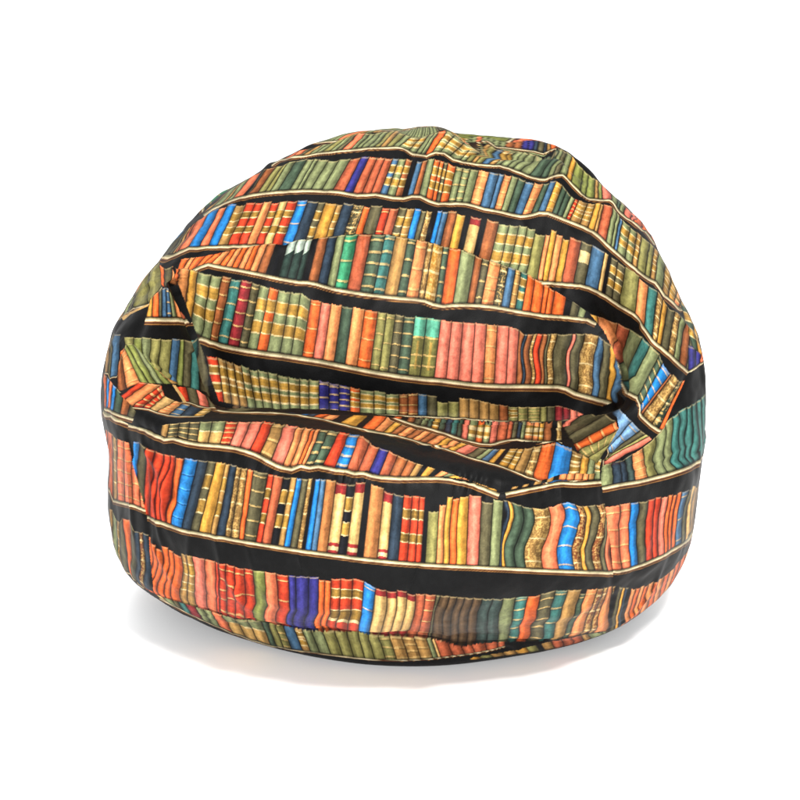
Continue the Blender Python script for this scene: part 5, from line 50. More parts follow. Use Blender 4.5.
FOLDS=[(0.006,0.013,[9386,16824,9383,16704,9385,16598,9391,16498,9397,16400,9386,16301,9373,16213,9360,16128,9346,16045,9330,15962]),(-0.005,0.011,[8549,16746,8666,16622,8758,16521,8838,16428,8908,16343,8928,16251,8942,16164,8953,16080,8960,15995,8964,15910]),(0.008,0.016,[13863,16676,13704,16602,13553,16519,12254,15981,12127,15837,12051,15742,11979,15669,11924,15604,11876,15541,11835,15480,11797,15421,11762,15362,11730,15304,11700,15245]),(-0.007,0.015,[13484,16941,13360,16868,11827,16226,11707,16079,11651,15971,11619,15879,11600,15799,11586,15720,11537,15656,11491,15593,11446,15530,11403,15467,11361,15403,11319,15335,11276,15263,11233,15188]),(-0.005,0.013,[12873,15641,12653,15500,12607,15421,12549,15342,12513,15271,12432,15204,12370,15145,12319,15090,12273,15035,12231,14981,12190,14925]),(0.005,0.012,[13487,15487,13278,15380,13114,15281,12978,15185,12881,15101,12812,15025,12760,14955,12701,14887,12651,14819,12608,14753,12568,14689,12531,14621]),(0.004,0.012,[7347,16681,7501,16536,7577,16436,7624,16353,7666,16270,7709,16183,7745,16098,7794,16006,7842,15909,7881,15816,7915,15724,7946,15632,7973,15541,7999,15448]),(-0.004,0.011,[6612,16403,6684,16330,6792,16243,6803,16185,6857,16110,6904,16034,6949,15955,7010,15865,7062,15777,7107,15692,7146,15609,7183,15526,7225,15437]),(0.004,0.011,[9688,15243,9658,15151,9630,15059,9604,14962,9578,14861,9555,14760,9533,14660,9515,14567,9499,14479,9483,14394,9468,14311]),(-0.003,0.01,[9033,15330,9020,15222,9009,15113,8999,15003,8992,14892,8985,14782,8982,14687,8979,14595,8976,14509,8973,14426]),(0.003,0.011,[6519,15527,6575,15445,6634,15358,6696,15267,6761,15174,6824,15083,6891,14990,6974,14884,7058,14777,7140,14667,7216,14556,7280,14448,7332,14343]),(-0.003,0.01,[5507,15364,5544,15296,5574,15229,5600,15164,5626,15099,5653,15032,5689,14963,5760,14884,5839,14800,5983,14683,6014,14620,6094,14529,6173,14437]),(0.004,0.012,[13354,14021,13310,13950,13259,13876,13195,13788,13127,13700,13061,13621,12994,13552,12927,13484,12862,13422,12799,13367,12736,13317,12672,13273]),(0.003,0.01,[4614,14911,4643,14852,4839,14756,4830,14703,4908,14631,5068,14539,5051,14486]),(-0.003,0.008,[10109,7674,10058,7654,10008,7635,9958,7617,9909,7599,9861,7582,9813,7565,9765,7528,9716,7494,9669,7460,9622,7428,9576,7396]),(0.003,0.01,[6971,6161,6977,6078,6981,5992,6985,5906,6991,5822,6997,5739,7003,5656,7010,5575,7016,5487,7021,5396,7023,5301,7004,5154,6957,4943,6894,4697]),(-0.003,0.009,[10382,5615,10416,5523,10448,5436,10480,5351,10516,5257,10556,5151,10575,5005,10606,4823,10662,4563,10731,4264,10802,3948]),(0.004,0.01,[5623,6023,5653,5963,5685,5903,5716,5843,5745,5780,5771,5714,5793,5642,5812,5566,5826,5484,5839,5401,5847,5310,5845,5207,5845,5104,5830,4981,5824,4869,5818,4759]),(0.004,0.01,[9944,13065,9957,13014,9971,12963,9985,12910,10000,12857,10014,12804,10030,12749,10045,12694,10055,12634,10065,12574,10076,12512,10087,12449,10099,12383,10112,12316,10125,12246,10139,12173]),(-0.004,0.008,[10473,13049,10457,12991,10441,12932,10427,12872,10413,12812,10400,12751,10388,12689,10376,12626,10369,12557,10362,12486,10356,12413,10350,12338,10345,12260,10341,12179]),(0.003,0.012,[8653,13308,8641,13255,8629,13203,8617,13149,8604,13096,8592,13041,8580,12985,8568,12928,8555,12869,8544,12808,8537,12749,8530,12688,8524,12626,8517,12562,8511,12496,8505,12429,8499,12360,8493,12289]),(-0.003,0.01,[7168,13489,7159,13426,7150,13364,7139,13302,7127,13241,7114,13181,7101,13121,7088,13061,7074,13002,7063,12940,7053,12878,7042,12816,7032,12754,7021,12691,7010,12627,7000,12563,6988,12498]),(0.003,0.011,[7776,13330,7783,13269,7790,13208,7797,13147,7805,13085,7812,13024,7820,12962,7829,12899,7838,12841,7847,12781,7856,12720,7866,12658,7876,12594,7887,12530,7897,12463]),(-0.003,0.006,[7783,6704,7795,6641,7806,6577,7818,6510,7829,6441,7840,6368,7834,6275,7828,6179,7823,6083,7816,5984,7807,5877]),(-0.0035,0.006,[9186,6630,9170,6563,9155,6493,9140,6421,9126,6348,9111,6273,9098,6189,9086,6098,9074,5998,9061,5896]),(0.003,0.012,[8358,7861,8363,7811,8369,7762,8375,7715,8381,7669,8387,7624,8394,7579,8400,7535,8407,7491,8405,7444,8403,7397,8402,7349,8401,7302,8400,7254,8398,7205,8397,7155,8396,7103,8394,7049,8392,6993]),(0.003,0.012,[7022,7930,7017,7867,7015,7807,7014,7751,7014,7696,7016,7643,7018,7591,7020,7540,7020,7487,7021,7435,7026,7383,7033,7332,7040,7281,7046,7228,7050,7175,7053,7119,7056,7063,7059,7006,7061,6946,7060,6882]),(-0.003,0.01,[6283,7990,6277,7916,6274,7846,6271,7778,6270,7711,6271,7648,6276,7588,6281,7528,6285,7469,6291,7412,6304,7355,6318,7298,6329,7240,6338,7181,6349,7122,6361,7065,6374,7007,6383,6945,6386,6879,6387,6809,6388,6739]),(-0.0025,0.01,[9401,7547,9405,7499,9408,7451,9411,7404,9415,7357,9419,7309,9423,7260,9427,7212,9431,7162,9424,7111,9418,7058,9411,7004,9406,6948,9400,6890,9395,6829,9391,6766,9386,6701]),(-0.022,0.016,[4734,13924,4992,13820,5154,13729,5284,13653,5399,13581,5495,13511,5566,13440,5631,13370,5699,13306,5748,13232,5785,13157,5819,13083,5849,13009,5873,12934,5892,12858,5911,12782,5931,12709,5948,12635,5960,12556,5965,12473,5970,12388,5981,12305,5994,12223,6007,12138,6012,12042,6025,11949,6044,11858,6070,11769,6105,11685,6145,11600,6192,11521,6241,11433,6294,11336,6350,11219,6415,11094]),(-0.016,0.013,[12011,13433,12025,13380,12042,13325,12063,13270,12084,13212,12103,13152,12122,13091,12126,13010,12130,12926,12140,12837,12153,12741,12154,12654,12159,12563,12171,12463,12189,12357,12211,12240,12264,12091,12347,11915,12412,11765,12551,11515,12618,11373,12656,11241,12678,11121,12653,11025,12626,10921,12571,10929,12487,10987,12327,11155,12251,11167,12179,11168,12086,11195,12007,11199,11922,11211]),(-0.005,0.006,[4734,13924,4839,14006,4766,14104,4843,14172,5127,14161,5286,14183,5491,14180,5671,14177,5835,14171,5972,14175,6098,14178,6212,14181,6316,14185,6411,14189,6504,14195,6594,14199,6676,14206,6750,14215,6819,14225,6888,14235,6957,14239,7022,14244,7085,14249,7144,14257,7202,14263,7259,14271,7321,14255,7380,14241,7438,14226,7495,14210,7533,14239,7570,14267,7608,14296,7645,14327,7705,14309,7763,14292,7815,14303,7866,14315,7916,14330,7966,14346,8017,14351,8070,14354,8124,14353,8179,14351,8231,14357,8285,14366,8340,14373,8396,14379,8452,14386,8504,14382,8555,14378,8606,14372,8658,14368,8709,14364,8760,14362,8812,14361,8868,14348,8925,14337,8981,14326,9041,14312,9102,14300,9162,14287,9222,14276,9284,14271,9347,14266,9409,14260,9464,14243,9519,14227,9575,14211,9631,14196,9685,14194,9741,14192,9796,14189,9852,14187,9909,14184,9963,14165,10017,14147,10073,14129,10129,14111,10185,14093,10242,14075,10298,14057,10372,14042,10447,14030,10523,14018,10595,14007,10669,13997,10741,13987,10820,13974,10900,13963,10976,13950,11036,13924,11098,13902,11166,13883,11233,13864,11298,13844,11361,13823,11425,13802,11487,13779,11542,13758,11598,13735,11654,13712,11710,13687,11765,13660,11819,13631,11861,13596,11900,13559,11939,13519,11976,13477,12011,13433]),(-0.005,0.006,[5181,8043,5242,8032,5301,8021,5360,8011,5416,7988,5470,7963,5528,7943,5589,7946,5649,7948,5715,7995,5781,8041,5834,8030,5888,8018,5942,8006,6002,8011,6064,8015,6130,8018,6194,8021,6262,8029,6332,8037,6399,8043,6466,8049,6534,8054,6596,8054,6657,8054,6716,8055,6776,8055,6837,8045,6898,8035,6958,8025,7016,8016,7079,7995,7140,7975,7203,7955,7264,7924,7323,7893,7378,7876,7433,7859,7486,7843,7538,7826,7593,7826,7648,7826,7693,7860,7739,7895,7786,7882,7832,7870,7889,7886,7946,7902,8003,7916,8052,7905,8101,7893,8150,7881,8198,7870,8239,7872,8280,7874,8321,7877,8370,7867,8419,7855,8469,7842,8510,7852,8551,7863,8592,7873,8640,7845,8688,7818,8738,7819,8789,7820,8839,7821,8890,7822,8940,7824,8990,7827,9039,7836,9088,7845,9137,7855,9187,7863,9236,7871,9285,7880,9334,7888,9383,7895,9432,7900,9480,7903,9525,7899,9571,7896,9617,7895,9664,7894,9710,7889,9757,7884,9805,7879,9852,7873,9898,7854,9945,7834,9991,7814,10038,7793,10084,7771,10130,7747,10174,7723,10216,7698,10288,7721,10343,7738,10400,7756,10458,7774,10517,7793,10579,7812,10643,7833,10709,7856,10777,7878,10844,7899,10911,7919,10981,7940,11052,7960,11133,7994,11215,8028,11279,8013,11342,7997,11403,7977,11463,7967,11525,7957,11587,7946,11649,7934,11714,7930,11776,7922,11837,7914,11901,7904]),(-0.004,0.0075,[13717,10530,13687,10447,13653,10365,13616,10285,13578,10201,13542,10115,13508,10024,13476,9929,13445,9833,13408,9737,13366,9638,13326,9518,13294,9402,13264,9291,13232,9182,13197,9075,13153,9019,13107,8964,13057,8905,13008,8869,12959,8834,12911,8800,12863,8767,12813,8733,12745,8707,12672,8669,12602,8635,12534,8611,12467,8597,12397,8572,12322,8513,12245,8446,12172,8404,12103,8373]),(-0.003,0.0068,[12051,8398,12038,8264,12011,8135,11970,8013,11916,7898,11847,7771,11774,7648,11703,7533,11639,7428,11583,7332,11535,7234,11496,7142,11465,7053,11445,6963,11436,6873,11434,6784,11438,6702,11446,6620,11460,6536,11477,6453,11498,6369,11522,6283,11544,6198,11567,6112,11589,6026,11612,5938,11634,5848,11650,5764,11664,5677,11683,5582,11703,5484,11723,5385,11756,5265,11778,5155,11810,5030,11836,4915,11861,4803,11886,4692,11908,4585,11947,4445,11986,4302,12063,4095,12157,3855,12280,3576]),(-0.003,0.0068,[4915,7965,4908,7868,4912,7781,4922,7701,4938,7627,4973,7558,5012,7494,5051,7431,5088,7368,5126,7306,5164,7245,5210,7190,5256,7135,5299,7079,5342,7024,5384,6968,5424,6911,5454,6857,5485,6803,5516,6749,5544,6694,5570,6636,5595,6578,5619,6519,5627,6448,5629,6372,5626,6291,5622,6208,5619,6127,5609,6036,5597,5942,5587,5851,5577,5760,5555,5657,5536,5553,5523,5456,5510,5358,5490,5254,5477,5158,5465,5059,5447,4955,5422,4844,5351,4678]),(-0.004,0.0075,[5101,4627,5166,4616,5213,4585,5300,4589,5382,4590,5461,4589,5524,4585,5572,4561,5619,4534,5668,4510,5728,4501,5786,4486,5841,4466,5898,4449,5957,4435,6016,4421,6063,4387,6109,4347,6162,4319,6215,4277,6261,4219,6298,4139,6383,4167,6470,4208,6513,4194,6565,4180,6573,4053,6598,3957,6629,3872,6723,3967,6898,4275,6845,3946,6860,3750,6871,3554,6874,3381,6958,3467,6992,3337,6994,3155,7043,3108,7101,3085,7164,3060,7222,3021,7280,2986,7339,2951,7398,2918,7461,2915,7576,3033,7620,3009,7675,2983,7730,2957,7791,2949,7860,2965,7932,2997,8000,3030,8065,3050,8129,3064,8192,3079,8258,3107,8325,3081,8390,3040,8456,2998,8522,3001,8588,3004,8653,2999,8718,2985,8783,2975,8850,2970,8916,2967,8982,2964,9056,2970,9129,2977,9202,2982,9275,2992,9346,3008,9417,3024,9482,3007,9548,2984,9613,2961,9679,2939,9745,2902,9813,2865,9880,2830,9946,2802,10012,2800,10077,2803,10142,2806,10207,2840,10270,2878,10330,2927,10386,2964,10443,2993,10502,3013,10561,3033,10619,3058,10679,3068,10748,3049,10821,3019,10889,3009,10950,3025,11012,3039,11075,3047,11140,3054,11209,3051,11278,3049,11328,3110,11223,3609,11287,3610,11318,3712,11361,3774,11420,3793,11476,3808,11534,3821,11597,3823,11673,3798,11748,3781,11830,3743,11852,3815,11999,3672,12092,3627,12114,3696,12258,3581]),(-0.02,0.016,[6415,11094,6511,11115,6609,11123,6705,11119,6797,11106,6884,11082,6964,11055,7038,11040,7107,11022,7174,10974,7269,10606,7330,10614,7375,10606,7428,10625,7484,10563,7527,10667,7561,10712,7629,10606,7678,10606,7727,10606,7765,10644,7807,10712,7860,10652,7909,10712,7947,10758,7989,10818,8049,10841,8102,10795,8155,10697,8208,10742,8250,10652,8303,10606,8345,10606,8394,10773,8447,10795,8511,10788,8553,10712,8595,10712,8648,10735,8708,10735,8765,10780,8818,10712,8864,10697,8905,10606,8958,10606,9011,10606,9064,10606,9140,10606,9170,10606,9223,10634,9273,10686,9324,10716,9375,10724,9426,10724,9476,10740,9527,10786,9577,10827,9628,10851,9680,10854,9731,10859,9783,10877,9838,10765,9891,10749,9944,10766,9997,10810,10051,10852,10105,10891,10160,10931,10215,10958,10272,10980,10329,11005,10386,11031,10445,11045,10506,11042,10569,11037,10631,11031,10695,11020,10758,11006,10823,10998,10887,11000,10952,11002,11017,11001,11083,10998,11148,11019,11213,11035,11278,11049,11344,11065,11411,11078,11479,11085,11548,11086,11603,11133,11657,11171,11714,11198,11775,11215,11843,11222,11922,11211]),(-0.006,0.006,[12015,8415,12082,8456,12149,8506,12219,8584,12288,8670,12358,8667,12427,8652,12494,8630,12559,8608,12623,8589]),(-0.006,0.005,[12015,8415,12069,8516,12121,8647,12168,8789,12220,8870,12274,8951,12331,9065,12379,9178,12431,9307,12484,9408,12537,9500]),(-0.006,0.006,[12015,8415,11960,8552,11896,8680,11831,8810,11767,8961,11710,9052,11656,9134,11605,9228,11557,9313]),(0.006,0.012,[11056,7636,11048,7559,11043,7482,11039,7407,11037,7337,11036,7266,11039,7195,11044,7124,11053,7054,11040,6969,11036,6882,11035,6797,11037,6714,11044,6630,11056,6543,11057,6459,11059,6377,11062,6295,11067,6210,11077,6120]),(-0.005,0.01,[10838,7658,10826,7576,10814,7498,10804,7424,10798,7349,10793,7275,10789,7205,10787,7135,10776,7056,10768,6976,10763,6898,10761,6819,10763,6740,10769,6657]),(0.004,0.009,[10319,7575,10318,7504,10316,7436,10315,7368,10315,7299,10316,7232,10301,7173,10288,7112,10276,7051,10266,6989,10257,6927,10249,6864,10241,6800,10235,6736]),(0.005,0.01,[5169,7714,5229,7675,5287,7636,5340,7595,5393,7554,5443,7512,5496,7472,5551,7436,5607,7401,5662,7366,5692,7313,5721,7261,5752,7211,5784,7161,5815,7112,5846,7062,5876,7012,5904,6961,5914,6896,5926,6831,5935,6765,5938,6692,5935,6614]),(-0.004,0.009,[5780,7646,5794,7581,5808,7517,5822,7455,5840,7395,5858,7337,5877,7279,5909,7227,5940,7174,5970,7120,6000,7067,6030,7014,6059,6959,6088,6905,6115,6848]),(0.007,0.01,[12988,10513,12948,10421,12903,10336,12855,10251,12806,10153,12746,10099,12683,10033,12618,9966]),(-0.004,0.01,[12907,12728,12838,12703,12762,12690,12693,12674,12629,12655,12557,12645,12485,12633,12413,12629,12342,12621,12274,12607,12202,12591]),(0.008,0.009,[4566,10891,4675,10883,4769,10867,4849,10847,4920,10829,4988,10812,5052,10799,5114,10783,5174,10761,5231,10737,5285,10745,5339,10757,5392,10773,5444,10788,5495,10790,5545,10787,5596,10787,5648,10790,5699,10784]),(0.006,0.01,[3815,13782,3855,13667,3881,13541,3919,13408,4021,13274,4072,13116,3965,12945,3928,12770,3896,12589,3875,12404,3908,12244,4089,12104,4051,11924]),(-0.006,0.008,[4576,10507,4609,10387,4641,10263,4672,10136,4702,10007,4726,9878,4797,9769,4869,9650,4942,9513,5003,9363,5050,9198,5077,9030]),(0.005,0.01,[11577,13120,11581,13060,11586,13000,11594,12939,11604,12877,11614,12813,11583,12741,11555,12667,11531,12593,11510,12516,11491,12439,11474,12361,11462,12273,11453,12184,11445,12094,11441,12001]),(-0.004,0.009,[11315,13046,11328,12982,11342,12916,11355,12847,11368,12775,11384,12702,11364,12619,11345,12535,11328,12451,11313,12365,11302,12277,11293,12187]),(0.003,0.012,[7662,4745,7739,4893,7810,5028,7873,5141,7932,5243,7987,5334,8040,5412,8090,5480,8140,5553,8188,5593,8233,5622,8278,5648,8323,5674,8368,5700,8413,5726,8457,5753,8502,5783]),(-0.003,0.009,[8968,5975,8992,5880,9017,5784,9042,5685,9068,5581,9094,5478,9086,5364,9079,5251,9072,5122,9066,4918,9061,4625,9070,3117]),(0.004,0.01,[9426,5920,9451,5849,9476,5780,9503,5696,9536,5578,9573,5420,9611,5264,9613,5087,9625,4831,9646,4519,9765,3287,9770,3039])]

rng = np.random.default_rng(11)
NETA = np.array(NET)
NR, NC = NETA.shape[:2]

def bspl(t):
    return np.stack([(1-t)**3/6, (3*t**3-6*t*t+4)/6, (-3*t**3+3*t*t+3*t+1)/6, t**3/6], -1)
def basis_round(u):
    i = np.floor(u).astype(int); w = bspl(u-i); M = np.zeros((len(u), NC))
    for k in range(4): M[np.arange(len(u)), (i+k-1) % NC] += w[:, k]
    return M
def basis_up(v):
    v = np.clip(v, 0, NR-1-1e-9); i = np.floor(v).astype(int); w = bspl(v-i); M = np.zeros((len(v), NR)); ar = np.arange(len(v))
    for k in range(4):
        j = i+k-1; lo = j < 0; hi = j > NR-1; md = ~(lo | hi)
        M[ar[md], j[md]] += w[md, k]
        M[ar[lo], 0] += 2*w[lo, k]; M[ar[lo], 1] -= w[lo, k]
        M[ar[hi], NR-1] += 2*w[hi, k]; M[ar[hi], NR-2] -= w[hi, k]
    return M

# ------------------------------------------------------------------ sampling: finer where the bag is broad
def spread(counts, start):
    out = []
    for k, n in enumerate(counts): out.append(start+k+np.arange(n)/n)
    return np.concatenate(out)
UC = [26, 30, 34, 60] + [118, 118, 132, 132, 132, 132, 132, 132, 118, 118] + [60, 34, 30, 26]
VC = [6, 20, 30, 46, 60, 72, 86, 92, 86, 72, 66, 66, 82, 82, 90, 78, 70, 40]
uu = spread(UC, 0.0); vv = np.append(spread(VC, 0.0), 18.0)
nu, nv = len(uu), len(vv)
ucum = np.concatenate([[0], np.cumsum(UC)]); vcum = np.concatenate([[0], np.cumsum(VC)])
def ui(u): return np.interp(u, np.arange(19), ucum)
def vi(v): return np.interp(v, np.arange(19), vcum)
# the data counts u from the middle of the back (column 14); the net's own column 0 is 4 further on
P = np.einsum('aj,jkl,bk->abl', basis_up(vv), NETA, basis_round((uu-4.0) % NC))

def normals(P):
    du = np.roll(P, -1, 1)-np.roll(P, 1, 1); dv = np.gradient(P, axis=0)
    n = np.cross(du, dv); return n/(np.linalg.norm(n, axis=2, keepdims=True)+1e-12)
Nn = normals(P)

def waves(P, k, n, seed):
    r = np.random.default_rng(seed); s = np.zeros(P.shape[:2])
    for _ in range(n):
        d = r.normal(size=3); d /= np.linalg.norm(d); f = k*r.uniform(.6, 1.5)
        s += np.sin(P@(d*f)+r.uniform(0, 6.28)+1.2*np.sin(P@(r.normal(size=3)*k*.4)+r.uniform(0, 6.28)))
    return s/np.sqrt(n)

disp = .0020*waves(P, 26, 8, 3) + .0009*waves(P, 75, 8, 5) + .0004*waves(P, 190, 8, 7)
wr = waves(P, 17, 6, 21); cr = waves(P*np.array([1.0, 1.0, .45]), 34, 6, 23)
disp += .0038*np.exp(-(cr/.33)**2)/(1+np.exp(-5*(wr-.25)))
disp *= np.clip(P[..., 2]/.06, 0, 1)
for dep, wid, pts in FOLDS:
    a = np.array(pts, float).reshape(-1, 2)/1000
    i0, i1 = int(ui(a[:, 0]).min())-70, int(ui(a[:, 0]).max())+70; j0, j1 = max(0, int(vi(a[:, 1]).min())-60), min(nv, int(vi(a[:, 1]).max())+60)
    i0 = max(0, i0); i1 = min(nu, i1)
    L = np.einsum('ajk,ak->aj', np.einsum('aj,jkl->akl', basis_up(a[:, 1]), NETA).transpose(0, 2, 1), basis_round((a[:, 0]-4) % NC))
    sub = P[j0:j1, i0:i1]; best = np.full(sub.shape[:2], 1e9); frac = np.zeros(sub.shape[:2])
    for k in range(len(L)-1):
        e = L[k+1]-L[k]; ll = max(e@e, 1e-12); t = np.clip((sub-L[k])@e/ll, 0, 1)
        d = np.linalg.norm(sub-L[k]-t[..., None]*e, axis=2); m = d < best
        best[m] = d[m]; frac[m] = ((k+t)/(len(L)-1))[m]
    taper = np.clip(np.minimum(frac, 1-frac)*5+.25, 0, 1)
    prof = np.exp(-best/wid) if dep < 0 and wid <= .0065 else np.exp(-(best/wid)**2)
    disp[j0:j1, i0:i1] += dep*taper*prof
    if dep < 0 and wid <= .0065 and len(L) > 20:      # the stitching gathers the cloth beside a seam
        arc = frac*np.linalg.norm(np.diff(L, axis=0), axis=1).sum(); r = np.random.default_rng(len(L))
        rip = np.sin(arc*260+2.5*np.sin(arc*61+r.uniform(0, 6)))*(.6+.4*np.sin(arc*37+r.uniform(0, 6)))
        disp[j0:j1, i0:i1] += .0016*rip*np.exp(-(best/.022)**2)*taper
P = P+Nn*disp[..., None]
P[..., 2] = np.maximum(P[..., 2], .001)

# ------------------------------------------------------------------ which sewn panel each point belongs to
part = np.zeros((nv, nu), np.int8)
def fill(poly, arr, val):
    a = np.array(poly, float).reshape(-1, 2)/1000; x = ui(a[:, 0]); y = vi(a[:, 1])
    y = y+1e-4
    for j in range(max(0, int(np.ceil(y.min()))), min(nv-1, int(y.max()))+1):
        x1 = np.roll(x, -1); y1 = np.roll(y, -1); m = (y <= j) != (y1 <= j)
        if not m.any(): continue
        c = np.sort(x[m]+(j-y[m])*(x1[m]-x[m])/(y1[m]-y[m]))
        for k in range(0, len(c)-1, 2):
            arr[j, max(0, int(np.ceil(c[k]))):min(nu, int(c[k+1])+1)] = val
for pid, poly in REGIONS: fill(poly, part, pid)

# ------------------------------------------------------------------ the print
def lin(h):
    c = np.array([int(h[i:i+2], 16)/255 for i in (0, 2, 4)]); return np.where(c <= .04045, c/12.92, ((c+.055)/1.055)**2.4)
DYE = {k: lin(h) for k, h in dict(r='be3c22', o='d9622c', O='e08a52', p='da735c', s='e2764f', y='c48d3a', c='d2a868', g='7b8158', G='41513f',
    e='38855e', t='3a6c64', b='2678ba', B='44647f', A='7ba2c8', n='2a3642', N='36443f', i='343176', k='17171a', d='565038', D='54402c', l='86804a', L='777c40', w='935530',
    a='b27240', W='a27a44', m='84292c', R='ab5638').items()}
GOLD = lin('c69744'); CREAM = lin('e0c68e'); BLACK = lin('0c0b10'); MAROON = lin('8a2a28'); PALE = lin('a7b5a4'); TEAL = lin('58a083'); OLIVE = lin('6f6a38')
col = np.empty((nv, nu, 3)); col[:] = BLACK
hsh = rng.random((nv, nu))
DENS = .385
LAT = rng.random((256, 256))
def noise2(x, y):
    xi = np.floor(x).astype(int); yi = np.floor(y).astype(int); fx = x-xi; fy = y-yi; fx = fx*fx*(3-2*fx); fy = fy*fy*(3-2*fy)
    g = lambda a, b: LAT[a & 255, b & 255]
    return (g(xi, yi)*(1-fx)+g(xi+1, yi)*fx)*(1-fy)+(g(xi, yi+1)*(1-fx)+g(xi+1, yi+1)*fx)*fy

def raster(part_id, S, q, wig):
    """all grid points inside a shelf strip, with their place along (s) and up (t) it"""
    n = len(S); G = [np.stack([ui(q[:, 2*k]), vi(q[:, 2*k+1])], 1) for k in range(5)]
    ts = [-1, 0, 1/6, 1/3, .5, 2/3, 5/6, 1.0]; rowsp = [G[4], G[0], (G[0]+G[1])/2, G[1], (G[1]+G[2])/2, G[2], (G[2]+G[3])/2, G[3]]
    J = []; I = []; SS = []; TT = []
    def tri(p, st):
        lo = np.maximum(np.ceil(p.min(0)-1e-9), 0).astype(int); hi = np.minimum(np.floor(p.max(0)+1e-9), (nu-1, nv-1)).astype(int)
        if (hi < lo).any(): return
        e1 = p[1]-p[0]; e2 = p[2]-p[0]; det = e1[0]*e2[1]-e1[1]*e2[0]
        if abs(det) < 1e-9: return
        ii, jj = np.meshgrid(np.arange(lo[0], hi[0]+1), np.arange(lo[1], hi[1]+1))
        dx = ii-p[0, 0]; dy = jj-p[0, 1]; a = (dx*e2[1]-dy*e2[0])/det; b = (e1[0]*dy-e1[1]*dx)/det
        m = (a >= -1e-6) & (b >= -1e-6) & (a+b <= 1+1e-6)
        if not m.any(): return
        a = a[m]; b = b[m]; I.append(ii[m]); J.append(jj[m])
        SS.append(st[0][0]+a*(st[1][0]-st[0][0])+b*(st[2][0]-st[0][0])); TT.append(st[0][1]+a*(st[1][1]-st[0][1])+b*(st[2][1]-st[0][1]))
    for k in range(n-1):
        for r in range(len(ts)-1):
            a, b, c, d = rowsp[r][k], rowsp[r][k+1], rowsp[r+1][k+1], rowsp[r+1][k]
            sa, sb, ta, tb = S[k], S[k+1], ts[r], ts[r+1]
            tri(np.array([a, b, c]), ((sa, ta), (sb, ta), (sb, tb))); tri(np.array([a, c, d]), ((sa, ta), (sb, tb), (sa, tb)))
    if not I: return None
    I = np.concatenate(I); J = np.concatenate(J); SS = np.concatenate(SS); TT = np.concatenate(TT)
    ok = part[J, I] == part_id
    return J[ok], I[ok], SS[ok], TT[ok]

